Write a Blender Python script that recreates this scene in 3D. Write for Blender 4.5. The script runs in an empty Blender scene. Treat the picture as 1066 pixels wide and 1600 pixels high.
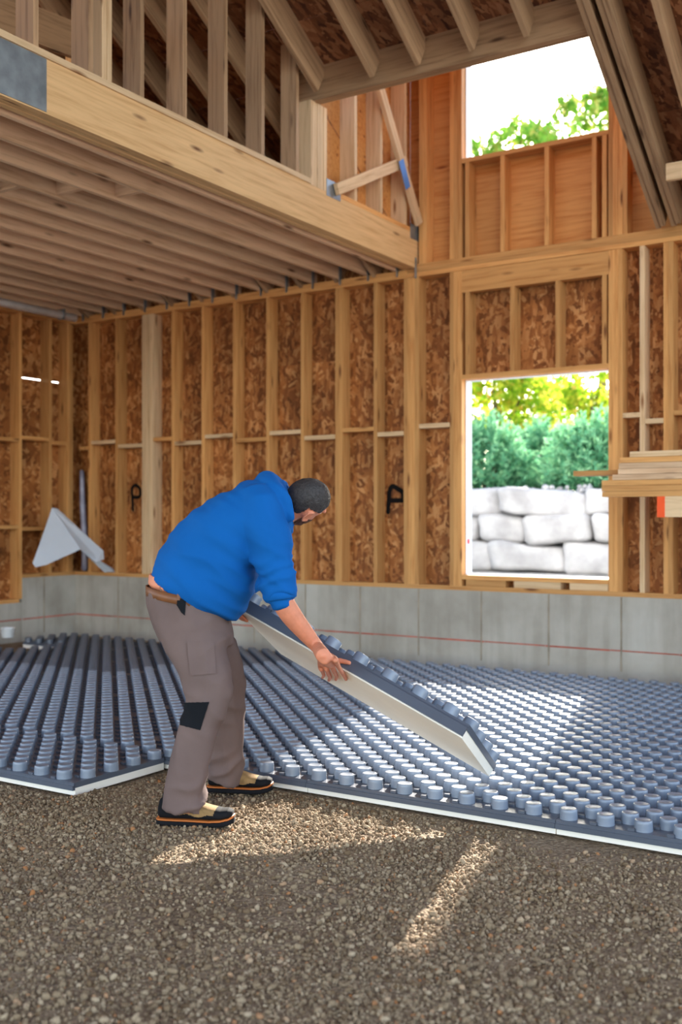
import bpy, math, random
import numpy as np
from mathutils import Vector, Matrix, noise

rnd = random.Random(7)
rng = np.random.default_rng(7)
SC = bpy.context.scene
COL = SC.collection

# ------------------------------------------------------------------ camera, world, sun, exposure
CAM_H = 1.28                      # eye height over the gravel
YAW = math.radians(32.5)          # camera looks this far left of the back wall's normal
FPX = 1655.0                      # focal length in pixels of the 1066 x 1600 frame
SN, CS = math.sin(YAW), math.cos(YAW)
cam_data = bpy.data.cameras.new('camera')
cam = bpy.data.objects.new('camera', cam_data)
COL.objects.link(cam)
cam.location = (0, 0, CAM_H)
cam.rotation_euler = (math.pi / 2, 0, YAW)
cam_data.sensor_fit = 'VERTICAL'
cam_data.sensor_height = 36
cam_data.sensor_width = 24
cam_data.lens = FPX / 1600 * 36
cam_data.shift_y = 10 / 1600
cam_data.dof.use_dof = True
cam_data.dof.focus_distance = 4.6
cam_data.dof.aperture_fstop = 2.0
SC.camera = cam

SUN_DIR = Vector((0.53, -2.3, -1.0)).normalized()      # the way the light travels
world = bpy.data.worlds.new('sky')
SC.world = world
world.use_nodes = True
wn, wl = world.node_tree.nodes, world.node_tree.links
wn.clear()
w_out = wn.new('ShaderNodeOutputWorld')
w_bg = wn.new('ShaderNodeBackground')
w_sky = wn.new('ShaderNodeTexSky')
w_sky.sky_type = 'NISHITA'
w_sky.sun_disc = False
w_sky.sun_elevation = math.asin(-SUN_DIR.z)
w_sky.sun_rotation = math.atan2(-SUN_DIR.x, -SUN_DIR.y)
w_sky.air_density = 1.0
w_sky.dust_density = 1.2
w_sky.ozone_density = 1.0
w_bg.inputs['Strength'].default_value = 0.62
w_hs = wn.new('ShaderNodeHueSaturation')
w_hs.inputs['Saturation'].default_value = 0.7
wl.new(w_sky.outputs[0], w_hs.inputs['Color'])
wl.new(w_hs.outputs[0], w_bg.inputs['Color'])
wl.new(w_bg.outputs[0], w_out.inputs['Surface'])

sun_data = bpy.data.lights.new('sun', 'SUN')
sun_data.energy = 17.0
sun_data.angle = math.radians(0.6)
sun_data.color = (1.0, 0.93, 0.82)
sun = bpy.data.objects.new('sun', sun_data)
COL.objects.link(sun)
sun.location = (-4, 20, 12)
sun.rotation_euler = SUN_DIR.to_track_quat('-Z', 'Y').to_euler()

SC.view_settings.view_transform = 'Standard'
SC.view_settings.look = 'None'
SC.view_settings.gamma = 1.0
SC.view_settings.use_curve_mapping = False
SC.view_settings.exposure = 0.45
SC.cycles.use_denoising = True
SC.cycles.max_bounces = 9
SC.cycles.diffuse_bounces = 7
SC.cycles.glossy_bounces = 3
SC.cycles.transparent_max_bounces = 6
SC.cycles.sample_clamp_indirect = 6.0

# ------------------------------------------------------------------ from the photograph to the place
def ray(px, py):
    u = (px - 533.0) / FPX
    return Vector((u * CS - SN, u * SN + CS, (810.0 - py) / FPX))
def at_depth(px, py, z):  return ray(px, py) * z + Vector((0, 0, CAM_H))
def at_y(px, py, Y):      r = ray(px, py); return r * (Y / r.y) + Vector((0, 0, CAM_H))
def at_x(px, py, X):      r = ray(px, py); return r * (X / r.x) + Vector((0, 0, CAM_H))
def at_z(px, py, z):      r = ray(px, py); return r * ((z - CAM_H) / r.z) + Vector((0, 0, CAM_H))
def to_px(p):
    xc = p[0] * CS + p[1] * SN; zc = -p[0] * SN + p[1] * CS
    return 533 + FPX * xc / zc, 810 - FPX * (p[2] - CAM_H) / zc, zc
RIGHT, AWAY, UP = Vector((CS, SN, 0)), Vector((-SN, CS, 0)), Vector((0, 0, 1))

# ------------------------------------------------------------------ materials
def new_mat(name):
    m = bpy.data.materials.new(name); m.use_nodes = True
    n, l = m.node_tree.nodes, m.node_tree.links
    return m, n, l, n['Principled BSDF']
def srgb(r, g, b):
    f = lambda c: (c / 255 / 12.92) if c / 255 <= .04045 else ((c / 255 + .055) / 1.055) ** 2.4
    return (f(r), f(g), f(b), 1)
def ramp(n, stops, interp='LINEAR'):
    r = n.new('ShaderNodeValToRGB'); r.color_ramp.interpolation = interp
    e = r.color_ramp.elements
    while len(e) < len(stops): e.new(.5)
    for k, (p, c) in enumerate(stops):
        e[k].position = p; e[k].color = c
    return r
def tex(n, kind, scale, detail=2.0, rough=.5, dist=0.0):
    t = n.new(kind); t.inputs['Scale'].default_value = scale
    if kind == 'ShaderNodeTexNoise':
        t.inputs['Detail'].default_value = detail; t.inputs['Roughness'].default_value = rough
        t.inputs['Distortion'].default_value = dist
    return t
def mapping(n, l, scale=(1, 1, 1), rot=(0, 0, 0), source='Object', per_object=True):
    tc = n.new('ShaderNodeTexCoord'); mp = n.new('ShaderNodeMapping')
    mp.inputs['Scale'].default_value = scale; mp.inputs['Rotation'].default_value = rot
    l.new(tc.outputs[source], mp.inputs['Vector'])
    if per_object:
        oi = n.new('ShaderNodeObjectInfo'); mu = n.new('ShaderNodeMath'); mu.operation = 'MULTIPLY'; mu.inputs[1].default_value = 37.0
        l.new(oi.outputs['Random'], mu.inputs[0])
        cb = n.new('ShaderNodeCombineXYZ')
        for k in range(3): l.new(mu.outputs[0], cb.inputs[k])
        l.new(cb.outputs[0], mp.inputs['Location'])
    return mp
def mix_col(n, l, fac, a, b, mode='MIX'):
    m = n.new('ShaderNodeMix'); m.data_type = 'RGBA'; m.blend_type = mode
    for sock, v in ((m.inputs['Factor'], fac), (m.inputs['A'], a), (m.inputs['B'], b)) if False else ():
        pass
    for idx, v in ((0, fac), (6, a), (7, b)):
        if hasattr(v, 'is_linked') or hasattr(v, 'links'): l.new(v, m.inputs[idx])
        else: m.inputs[idx].default_value = v
    return m.outputs[2]
def bump(n, l, height, bs, strength=.3, dist=.01):
    b = n.new('ShaderNodeBump'); b.inputs['Strength'].default_value = strength; b.inputs['Distance'].default_value = dist
    l.new(height, b.inputs['Height']); l.new(b.outputs[0], bs.inputs['Normal'])

def wood_mat(name, light, dark, knot, vary=.25):
    m, n, l, bs = new_mat(name)
    mp = mapping(n, l, (1.2, 22, 22))
    g = tex(n, 'ShaderNodeTexNoise', 1.6, 4, .6, .35); l.new(mp.outputs[0], g.inputs['Vector'])
    r = ramp(n, [(.3, dark), (.52, light), (.8, tuple(min(1, c * 1.12) for c in light[:3]) + (1,))])
    l.new(g.outputs['Fac'], r.inputs[0])
    mk = mapping(n, l, (2.0, 9, 9))
    v = tex(n, 'ShaderNodeTexVoronoi', 1.0); l.new(mk.outputs[0], v.inputs['Vector'])
    kr = ramp(n, [(.05, (1, 1, 1, 1)), (.17, (0, 0, 0, 1))]); l.new(v.outputs['Distance'], kr.inputs[0])
    c = mix_col(n, l, kr.outputs[0], r.outputs[0], knot)
    oi = n.new('ShaderNodeObjectInfo')
    hsv = n.new('ShaderNodeHueSaturation')
    mr = n.new('ShaderNodeMapRange'); mr.inputs[3].default_value = 1 - vary; mr.inputs[4].default_value = 1 + vary * .6
    l.new(oi.outputs['Random'], mr.inputs[0]); l.new(mr.outputs[0], hsv.inputs['Value'])
    l.new(c, hsv.inputs['Color']); l.new(hsv.outputs[0], bs.inputs['Base Color'])
    bs.inputs['Roughness'].default_value = .62
    bs.inputs['Specular IOR Level'].default_value = .3
    bump(n, l, g.outputs['Fac'], bs, .12, .004)
    return m

def strand_mat(name, cols):
    """Oriented strand board: long flakes lying in several directions."""
    m, n, l, bs = new_mat(name)
    picks = []
    for k, (rot, off) in enumerate(((.45, 0), (-.7, 5), (1.35, 9))):
        m0 = mapping(n, l, (1, 1, 1), (rot, rot, 0))
        mp = n.new('ShaderNodeMapping'); mp.inputs['Scale'].default_value = (9, 9, 30) if k != 1 else (11, 11, 26)
        l.new(m0.outputs[0], mp.inputs['Vector'])
        wv = tex(n, 'ShaderNodeTexNoise', 2.4, 2); l.new(mp.outputs[0], wv.inputs['Vector'])
        ad = n.new('ShaderNodeVectorMath'); ad.operation = 'MULTIPLY_ADD'
        ad.inputs[1].default_value = (.7, .7, .7)
        l.new(wv.outputs['Color'], ad.inputs[0]); l.new(mp.outputs[0], ad.inputs[2])
        v = tex(n, 'ShaderNodeTexVoronoi', 1.25); l.new(ad.outputs[0], v.inputs['Vector'])
        sp = n.new('ShaderNodeSeparateColor'); l.new(v.outputs['Color'], sp.inputs[0])
        picks.append((sp.outputs[0], sp.outputs[1], v.outputs['Distance']))
    cr = [ramp(n, cols) for _ in range(3)]
    for k in range(3): l.new(picks[k][0], cr[k].inputs[0])
    gt = n.new('ShaderNodeMath'); gt.operation = 'GREATER_THAN'; gt.inputs[1].default_value = .5
    l.new(picks[1][1], gt.inputs[0])
    a = mix_col(n, l, gt.outputs[0], cr[0].outputs[0], cr[1].outputs[0])
    gt2 = n.new('ShaderNodeMath'); gt2.operation = 'GREATER_THAN'; gt2.inputs[1].default_value = .62
    l.new(picks[2][1], gt2.inputs[0])
    b = mix_col(n, l, gt2.outputs[0], a, cr[2].outputs[0])
    ms = mapping(n, l, (1, 1, 1)); big = tex(n, 'ShaderNodeTexNoise', 2.2, 3); l.new(ms.outputs[0], big.inputs['Vector'])
    br = ramp(n, [(.35, (.72, .70, .68, 1)), (.65, (1.12, 1.1, 1.08, 1))]); l.new(big.outputs['Fac'], br.inputs[0])
    f = mix_col(n, l, 1.0, b, br.outputs[0], 'MULTIPLY')
    l.new(f, bs.inputs['Base Color'])
    bs.inputs['Roughness'].default_value = .6
    bs.inputs['Specular IOR Level'].default_value = .25
    bump(n, l, picks[0][0], bs, .25, .004)
    return m

def plain_mat(name, col, rough=.5, metal=0.0, spec=.5, nscale=0, namp=.15, bstr=0.0, bscale=60):
    m, n, l, bs = new_mat(name)
    bs.inputs['Roughness'].default_value = rough; bs.inputs['Metallic'].default_value = metal
    bs.inputs['Specular IOR Level'].default_value = spec
    mp = mapping(n, l)
    t = tex(n, 'ShaderNodeTexNoise', nscale or 6, 4); l.new(mp.outputs[0], t.inputs['Vector'])
    r = ramp(n, [(.3, tuple(c * (1 - namp) for c in col[:3]) + (1,)), (.7, tuple(min(1, c * (1 + namp)) for c in col[:3]) + (1,))])
    l.new(t.outputs['Fac'], r.inputs[0]); l.new(r.outputs[0], bs.inputs['Base Color'])
    if bstr:
        t2 = tex(n, 'ShaderNodeTexNoise', bscale, 3); l.new(mp.outputs[0], t2.inputs['Vector'])
        bump(n, l, t2.outputs['Fac'], bs, bstr, .004)
    return m

M = {}
M['stud'] = wood_mat('spruce_stud', srgb(214, 158, 96), srgb(188, 126, 68), srgb(120, 70, 34))
M['joist'] = wood_mat('spruce_joist', srgb(224, 188, 152), srgb(196, 156, 120), srgb(104, 66, 40), .2)
M['grey_wood'] = wood_mat('grey_brown_lumber', srgb(176, 142, 108), srgb(138, 106, 78), srgb(86, 60, 42), .22)  # greyer and darker than the other lumber
M['pale_wood'] = wood_mat('fresh_lumber', srgb(222, 190, 150), srgb(196, 158, 116), srgb(140, 94, 58), .12)
M['veneer'] = wood_mat('laminated_veneer', srgb(224, 182, 130), srgb(204, 158, 106), srgb(110, 70, 40), .12)
M['ply'] = wood_mat('fir_plywood', srgb(206, 146, 84), srgb(186, 118, 60), srgb(130, 66, 26), .12)
M['strand'] = strand_mat('strand_board', [(0, srgb(114, 66, 30)), (.35, srgb(150, 92, 46)), (.65, srgb(176, 114, 62)), (1, srgb(204, 150, 96))])
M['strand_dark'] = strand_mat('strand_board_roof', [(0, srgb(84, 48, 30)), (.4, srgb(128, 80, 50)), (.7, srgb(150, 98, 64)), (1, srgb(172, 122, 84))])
M['steel'] = plain_mat('galvanized_steel', srgb(150, 160, 168), .45, .75, nscale=9, namp=.25)
M['wrap'] = plain_mat('white_housewrap', srgb(225, 230, 236), .55, nscale=4, namp=.06)
M['foam'] = plain_mat('white_foam_board', srgb(246, 239, 226), .75, spec=.2, nscale=3, namp=.05, bstr=.1, bscale=140)
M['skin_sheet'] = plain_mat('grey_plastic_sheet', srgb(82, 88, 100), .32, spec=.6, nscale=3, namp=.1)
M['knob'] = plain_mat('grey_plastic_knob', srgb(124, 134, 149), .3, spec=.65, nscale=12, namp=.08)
M['letter'] = plain_mat('black_spray_paint', srgb(22, 20, 20), .8, spec=.1)
M['chalk'] = plain_mat('red_chalk', srgb(176, 92, 76), .9, spec=.1, nscale=8, namp=.4)
M['board'] = plain_mat('white_sheet', srgb(206, 212, 222), .6, nscale=3, namp=.05)
M['tub'] = plain_mat('white_plastic', srgb(232, 234, 236), .35)
M['clear'] = plain_mat('milky_plastic_film', srgb(150, 150, 172), .25, nscale=7, namp=.35)
M['orange'] = plain_mat('orange_end_paint', srgb(250, 84, 16), .6)
M['red'] = plain_mat('red_tape', srgb(214, 40, 52), .5)

def concrete_mat():
    m, n, l, bs = new_mat('poured_concrete')
    mp = mapping(n, l, per_object=False)
    a = tex(n, 'ShaderNodeTexNoise', 1.3, 6, .6); l.new(mp.outputs[0], a.inputs['Vector'])
    mv = mapping(n, l, (7, 7, .8), per_object=False); s = tex(n, 'ShaderNodeTexNoise', 1.5, 4); l.new(mv.outputs[0], s.inputs['Vector'])
    r1 = ramp(n, [(.3, srgb(150, 142, 130)), (.6, srgb(182, 176, 166)), (.8, srgb(196, 192, 184))]); l.new(a.outputs['Fac'], r1.inputs[0])
    r2 = ramp(n, [(.38, (.74, .72, .68, 1)), (.55, (1, 1, 1, 1))]); l.new(s.outputs['Fac'], r2.inputs[0])
    c = mix_col(n, l, .42, r1.outputs[0], r2.outputs[0], 'MULTIPLY')
    l.new(c, bs.inputs['Base Color']); bs.inputs['Roughness'].default_value = .8
    p = tex(n, 'ShaderNodeTexNoise', 40, 4); l.new(mp.outputs[0], p.inputs['Vector'])
    bump(n, l, p.outputs['Fac'], bs, .2, .004)
    return m
M['concrete'] = concrete_mat()
M['seam'] = plain_mat('rusty_form_seam', srgb(158, 146, 130), .85, spec=.1, nscale=5, namp=.3)

def ground_mat():
    m, n, l, bs = new_mat('crushed_stone_ground')
    mp = mapping(n, l, per_object=False)
    v = tex(n, 'ShaderNodeTexVoronoi', 75); l.new(mp.outputs[0], v.inputs['Vector'])
    sp = n.new('ShaderNodeSeparateColor'); l.new(v.outputs['Color'], sp.inputs[0])
    r = ramp(n, [(0, srgb(112, 92, 70)), (.5, srgb(138, 117, 91)), (1, srgb(158, 137, 110))]); l.new(sp.outputs[0], r.inputs[0])
    b = tex(n, 'ShaderNodeTexNoise', 1.6, 4); l.new(mp.outputs[0], b.inputs['Vector'])
    rb = ramp(n, [(.35, (.62, .54, .46, 1)), (.6, (1, 1, 1, 1))]); l.new(b.outputs['Fac'], rb.inputs[0])
    c = mix_col(n, l, .8, r.outputs[0], rb.outputs[0], 'MULTIPLY')
    l.new(c, bs.inputs['Base Color']); bs.inputs['Roughness'].default_value = .95
    bump(n, l, v.outputs['Distance'], bs, .8, .012)
    return m
M['ground'] = ground_mat()

def attr_mat(name, stops, rough=.9, transl=0.0, spec=.2):
    """Colour by a per-piece random number stored in the mesh ('tone')."""
    m, n, l, bs = new_mat(name)
    at = n.new('ShaderNodeAttribute'); at.attribute_name = 'tone'
    r = ramp(n, stops); l.new(at.outputs['Fac'], r.inputs[0])
    l.new(r.outputs[0], bs.inputs['Base Color']); bs.inputs['Roughness'].default_value = rough
    bs.inputs['Specular IOR Level'].default_value = spec
    if transl:
        tr = n.new('ShaderNodeBsdfTranslucent'); l.new(r.outputs[0], tr.inputs[0])
        mx = n.new('ShaderNodeMixShader'); mx.inputs[0].default_value = transl
        l.new(bs.outputs[0], mx.inputs[1]); l.new(tr.outputs[0], mx.inputs[2])
        l.new(mx.outputs[0], n['Material Output'].inputs[0])
    return m
M['pebble'] = attr_mat('crushed_stone', [(0, srgb(104, 82, 58)), (.3, srgb(132, 112, 87)), (.75, srgb(148, 128, 101)), (.95, srgb(174, 154, 126)), (1, srgb(160, 106, 62))])
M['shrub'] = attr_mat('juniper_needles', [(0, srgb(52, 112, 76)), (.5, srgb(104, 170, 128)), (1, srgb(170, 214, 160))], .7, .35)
M['maple'] = attr_mat('backlit_leaves', [(0, srgb(104, 150, 30)), (.5, srgb(168, 200, 50)), (.85, srgb(226, 220, 80)), (1, srgb(236, 190, 90))], .6, .6)
M['maple_green'] = attr_mat('green_leaves', [(0, srgb(96, 156, 50)), (.55, srgb(152, 200, 80)), (1, srgb(224, 206, 120))], .6, .5)
M['bark'] = plain_mat('tree_bark', srgb(96, 78, 62), .9, nscale=14, namp=.4, bstr=.5, bscale=30)
M['rock'] = plain_mat('pale_limestone', srgb(166, 163, 162), .9, spec=.1, nscale=3.4, namp=.28, bstr=.9, bscale=9)
M['outside'] = plain_mat('pale_gravel_outside', srgb(176, 172, 166), .9, nscale=3, namp=.2, bstr=.6, bscale=30)
M['soil'] = plain_mat('stony_soil', srgb(126, 118, 110), .95, nscale=10, namp=.5, bstr=.8, bscale=20)

# ------------------------------------------------------------------ object helpers
def tag(o, label=None, cat=None, group=None, kind=None):
    if label: o['label'] = label
    if cat: o['category'] = cat
    if group: o['group'] = group
    if kind: o['kind'] = kind
    return o
def empty(name, loc=(0, 0, 0)):
    o = bpy.data.objects.new(name, None); COL.objects.link(o); o.location = loc; o.empty_display_size = .1
    return o
def origin_of(parent):
    v = Vector((0, 0, 0))
    while parent is not None:
        v += parent.location; parent = parent.parent
    return v
def link_mesh(name, me, parent=None, mat=None, smooth=False):
    if mat is not None and not me.materials: me.materials.append(mat)
    if smooth: me.polygons.foreach_set('use_smooth', [True] * len(me.polygons))
    o = bpy.data.objects.new(name, me); COL.objects.link(o)
    if parent is not None:
        o.parent = parent; o.location = -origin_of(parent)
    return o
def mesh_of(name, verts, faces):
    me = bpy.data.meshes.new(name); me.from_pydata([tuple(v) for v in verts], [], faces); me.update()
    return me
BOXF = [(0, 3, 2, 1), (4, 5, 6, 7), (0, 1, 5, 4), (1, 2, 6, 5), (2, 3, 7, 6), (3, 0, 4, 7)]
_box_cache = {}
def box_mesh(dx, dy, dz, mat):
    key = (round(dx, 3), round(dy, 3), round(dz, 3), mat)
    if key not in _box_cache:
        x, y, z = dx / 2, dy / 2, dz / 2
        me = mesh_of('board', [(-x, -y, -z), (x, -y, -z), (x, y, -z), (-x, y, -z), (-x, -y, z), (x, -y, z), (x, y, z), (-x, y, z)], BOXF)
        me.materials.append(M[mat]); _box_cache[key] = me
    return _box_cache[key]
def place(name, me, parent, centre, mat3):
    o = bpy.data.objects.new(name, me); COL.objects.link(o)
    base = Vector((0, 0, 0))
    if parent is not None: o.parent = parent; base = origin_of(parent)
    o.matrix_basis = Matrix.Translation(Vector(centre) - base) @ mat3.to_4x4()
    return o
def bar(name, parent, x0, x1, y0, y1, z0, z1, mat):
    """An axis-aligned board; its mesh runs along its own longest side so that the grain does."""
    d = [abs(x1 - x0), abs(y1 - y0), abs(z1 - z0)]
    ax = d.index(max(d)); o1, o2 = (ax + 1) % 3, (ax + 2) % 3
    m = Matrix(((0, 0, 0),) * 3)
    for col, a in enumerate((ax, o1, o2)): m[a][col] = 1.0
    return place(name, box_mesh(d[ax], d[o1], d[o2], mat), parent, ((x0 + x1) / 2, (y0 + y1) / 2, (z0 + z1) / 2), m)
def sheet(name, parent, x0, x1, y0, y1, z0, z1, mat):
    """An axis-aligned panel whose mesh axes stay the world's."""
    return place(name, box_mesh(x1 - x0, y1 - y0, z1 - z0, mat), parent, ((x0 + x1) / 2, (y0 + y1) / 2, (z0 + z1) / 2), Matrix.Identity(3))
def beam_between(name, parent, a, b, wid, dep, mat, side=None):
    """A board from a to b; wid is measured along `side`, dep across both."""
    a, b = Vector(a), Vector(b); x = (b - a).normalized()
    s = Vector(side) if side is not None else (UP if abs(x.z) < .9 else Vector((1, 0, 0)))
    s = (s - x * s.dot(x)).normalized(); t = x.cross(s)
    m = Matrix((x, s, t)).transposed()
    return place(name, box_mesh((b - a).length, wid, dep, mat), parent, (a + b) / 2, m)

def ring_loft(rings, cap=True):
    """rings: list of equally long lists of points; returns verts, faces."""
    n = len(rings[0]); V = [p for r in rings for p in r]; F = []
    for i in range(len(rings) - 1):
        for j in range(n):
            k = (j + 1) % n
            F.append((i * n + j, i * n + k, (i + 1) * n + k, (i + 1) * n + j))
    if cap:
        F.append(tuple(range(n - 1, -1, -1))); F.append(tuple((len(rings) - 1) * n + j for j in range(n)))
    return V, F
def tube(points, radii, n=14):
    pts = [Vector(p) for p in points]; rings = []; prev = None
    for i, p in enumerate(pts):
        d = (pts[min(i + 1, len(pts) - 1)] - pts[max(i - 1, 0)]).normalized()
        if prev is None: prev = d.orthogonal().normalized()
        u = (prev - d * prev.dot(d)).normalized(); v = d.cross(u); prev = u
        rings.append([p + (u * math.cos(2 * math.pi * j / n) + v * math.sin(2 * math.pi * j / n)) * radii[i] for j in range(n)])
    return ring_loft(rings)
def smooth_tube(points, radii, n=14, sub=4):
    """Catmull-Rom through the points, rounded at both ends."""
    P_ = [Vector(p) for p in points]; pts, rad = [], []
    for i in range(len(P_) - 1):
        p0, p1, p2, p3 = P_[max(i - 1, 0)], P_[i], P_[i + 1], P_[min(i + 2, len(P_) - 1)]
        for k in range(sub):
            t = k / sub
            pts.append(.5 * ((2 * p1) + (p2 - p0) * t + (2 * p0 - 5 * p1 + 4 * p2 - p3) * t * t + (3 * p1 - p0 - 3 * p2 + p3) * t ** 3))
            rad.append(radii[i] * (1 - t) + radii[i + 1] * t)
    pts.append(P_[-1]); rad.append(radii[-1])
    d0 = (pts[0] - pts[1]).normalized(); d1 = (pts[-1] - pts[-2]).normalized()
    r0, r1 = rad[0], rad[-1]
    pts = [pts[0] + d0 * r0 * .95, pts[0] + d0 * r0 * .7] + pts + [pts[-1] + d1 * r1 * .7, pts[-1] + d1 * r1 * .95]
    rad = [r0 * .25, r0 * .72] + rad + [r1 * .72, r1 * .25]
    return tube(pts, rad, n)
def ellipsoid(c, ax, ay, az, nu=18, nv=11):
    """Axes given as vectors."""
    c, ax, ay, az = Vector(c), Vector(ax), Vector(ay), Vector(az); rings = []
    for i in range(nv):
        ph = math.pi * (i + .35) / (nv - .3) - math.pi / 2
        rings.append([c + az * math.sin(ph) + (ax * math.cos(2 * math.pi * j / nu) + ay * math.sin(2 * math.pi * j / nu)) * math.cos(ph) for j in range(nu)])
    return ring_loft(rings)
class Shape:
    def __init__(s): s.v, s.f = [], []
    def add(s, vf):
        b = len(s.v); s.v += [tuple(p) for p in vf[0]]; s.f += [tuple(i + b for i in f) for f in vf[1]]
        return s
    def box(s, x0, x1, y0, y1, z0, z1):
        return s.add(([(x0, y0, z0), (x1, y0, z0), (x1, y1, z0), (x0, y1, z0), (x0, y0, z1), (x1, y0, z1), (x1, y1, z1), (x0, y1, z1)], BOXF))
    def build(s, name, mat, parent=None, smooth=False):
        return link_mesh(name, mesh_of(name, s.v, s.f), parent, mat, smooth)
def fuse(shape, voxel, smooth=4, factor=.5):
    """Grow one continuous surface over overlapping volumes; returns a mesh."""
    me = mesh_of('fused', shape.v, shape.f)
    o = bpy.data.objects.new('fused', me); COL.objects.link(o)
    md = o.modifiers.new('r', 'REMESH'); md.mode = 'VOXEL'; md.voxel_size = voxel; md.use_smooth_shade = True
    if smooth:
        sm = o.modifiers.new('s', 'SMOOTH'); sm.factor = factor; sm.iterations = smooth
    dg = bpy.context.evaluated_depsgraph_get()
    out = bpy.data.meshes.new_from_object(o.evaluated_get(dg))
    bpy.data.objects.remove(o); bpy.data.meshes.remove(me)
    out.polygons.foreach_set('use_smooth', [True] * len(out.polygons))
    return out
def displace(me, fn):
    nv = len(me.vertices); co = np.empty(nv * 3); me.vertices.foreach_get('co', co); co = co.reshape(-1, 3)
    no = np.empty(nv * 3); me.vertices.foreach_get('normal', no); no = no.reshape(-1, 3)
    d = np.array([fn(Vector(co[i]), Vector(no[i])) for i in range(nv)])
    co += no * d[:, None]
    me.vertices.foreach_set('co', co.ravel()); me.update()

# ================================================================== THE SETTING
WY, WT = 8.32, 0.14            # inner faces of the back wall's studs, stud depth
LX = -8.79                     # inner faces of the left wall's studs
RX = 1.6                       # how far right the back wall runs
ZF, ZP, ZT = 0.656, 3.43, 3.506   # top of the concrete, underside and top of the double plate
WX0, WX1 = -4.055, -2.756      # both window openings
SILL, HEAD = 0.79, 2.487
USILL, UHEAD = 4.40, 5.55
UTOP = 5.72
def wx(px): return at_y(px, 800, WY).x

# --- ground: one relief grid under everything inside
def ground_h(x, y):
    f = min(1, max(0, (3.95 - y) / .5))
    if x < -3.7: f = min(f, min(1, max(0, (3.4 - y) / .4)))
    h = noise.noise(Vector((x * 1.3, y * 1.3, 0))) * .022 + noise.noise(Vector((x * 4, y * 4, 3))) * .012
    return -.012 + h * f
gx = np.arange(-9.2, 3.01, .1); gy = np.arange(-2.0, 8.61, .1)
gv = [(x, y, ground_h(x, y)) for y in gy for x in gx]
gf = [(j * len(gx) + i, j * len(gx) + i + 1, (j + 1) * len(gx) + i + 1, (j + 1) * len(gx) + i) for j in range(len(gy) - 1) for i in range(len(gx) - 1)]
floor = tag(link_mesh('floor', mesh_of('floor', gv, gf), None, M['ground'], True), 'bare crushed stone ground of the unfinished room', 'floor', kind='structure')

# --- back wall
wb = tag(empty('wall_back', (-4, WY, 0)), 'tall back wall of open studs over grey concrete with two window openings', 'wall', kind='structure')
bx0 = LX - WT
sheet('foundation', wb, bx0 - .02, RX, WY, WY + .24, -.1, ZF, 'concrete')
for k in range(17):                                   # form seams stand a little proud of the concrete
    xs = LX + .65 + k * .61
    if xs < RX: bar('form_seam', wb, xs - .006, xs + .006, WY - .006, WY, .06, ZF - .004, 'seam')
chz = at_y(600, 992, WY).z
for k in range(18):
    bar('chalk_line', wb, LX + k * .55, LX + (k + 1) * .55 - .004, WY - .0012, WY + .001, chz - .006 + .003 * (k % 2), chz + .007, 'chalk')
bar('sill_plate', wb, bx0, RX, WY - .004, WY + WT, ZF, ZF + .038, 'stud')
for k, z in enumerate((ZP, ZP + .038)):
    for x0, x1 in ((bx0, -5.6 + k), (-5.6 + k, -1.9 + k * .7), (-1.9 + k * .7, RX)):
        bar('top_plate', wb, x0 + .001, x1 - .001, WY - .006 * (1 - k), WY + WT, z + .001, z + .0375, 'stud')
ZS = ZF + .038
def stud(px, n=1, z0=ZS, z1=ZP, mat='stud', name='stud', proud=0.0):
    x = wx(px)
    for k in range(n):
        bar(name, wb, x + k * .0385, x + k * .0385 + .038, WY - proud - (.003 * (k % 2)), WY + WT, z0, z1, mat)
    return x, x + n * .0385
bays = []
for px, n, mat in ((138, 1, 'stud'), (180, 1, 'stud'), (222, 4, 'pale_wood'), (268, 1, 'stud'), (315, 1, 'stud'), (364, 1, 'stud'), (416, 1, 'stud'), (470, 1, 'stud'),
                   (524, 2, 'stud'), (584, 1, 'stud'), (631, 4, 'stud'), (703, 3, 'stud'), (951, 3, 'stud'), (1000, 1, 'pale_wood'), (1037, 2, 'stud')):
    bays.append(stud(px, n, mat=mat))
xr = bays[-1][1]
while xr + .4 < RX:
    xr += .406
    bar('stud', wb, xr - .038, xr, WY, WY + WT, ZS, ZP, 'stud'); bays.append((xr - .038, xr))
bays.insert(0, (LX + .0, LX + .06))
for k in range(len(bays) - 1):                        # blocking between studs, stepped up and down
    a, b = bays[k][1], bays[k + 1][0]
    if a < WX0 + .02 and b > WX1 - .02 or b - a < .05: continue
    z = 2.045 + (.055 if k % 2 else 0) + (.01 if a < -6 else 0)
    bar('blocking', wb, a + .001, b - .001, WY + .002, WY + WT, z - .019, z + .019, 'pale_wood' if k % 3 else 'stud')
# window framing, lower opening
bar('window_header', wb, WX0 - .03, WX1, WY + .002, WY + .09, ZP - .19, ZP - .001, 'stud')
bar('head_plate', wb, WX0, WX1, WY - .002, WY + WT, HEAD, HEAD + .038, 'stud')
for px in (727, 797, 868, 941):
    x = max(wx(px), WX0 + .001); bar('cripple_stud', wb, x, min(x + .038, WX1 - .001), WY + .001, WY + WT, HEAD + .0385, ZP - .191, 'stud')
bar('window_sill_plate', wb, WX0, WX1, WY - .003, WY + WT, SILL - .038, SILL, 'stud')
for p0, p1 in ((728, 790), (803, 876), (890, 950)):
    bar('sill_block', wb, wx(p0), wx(p1), WY + .004, WY + WT, ZS + .001, SILL - .039, 'pale_wood' if p0 > 800 else 'stud')
for p0, p1 in ((703, 780), (803, 865), (880, 951)):
    pass
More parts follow.
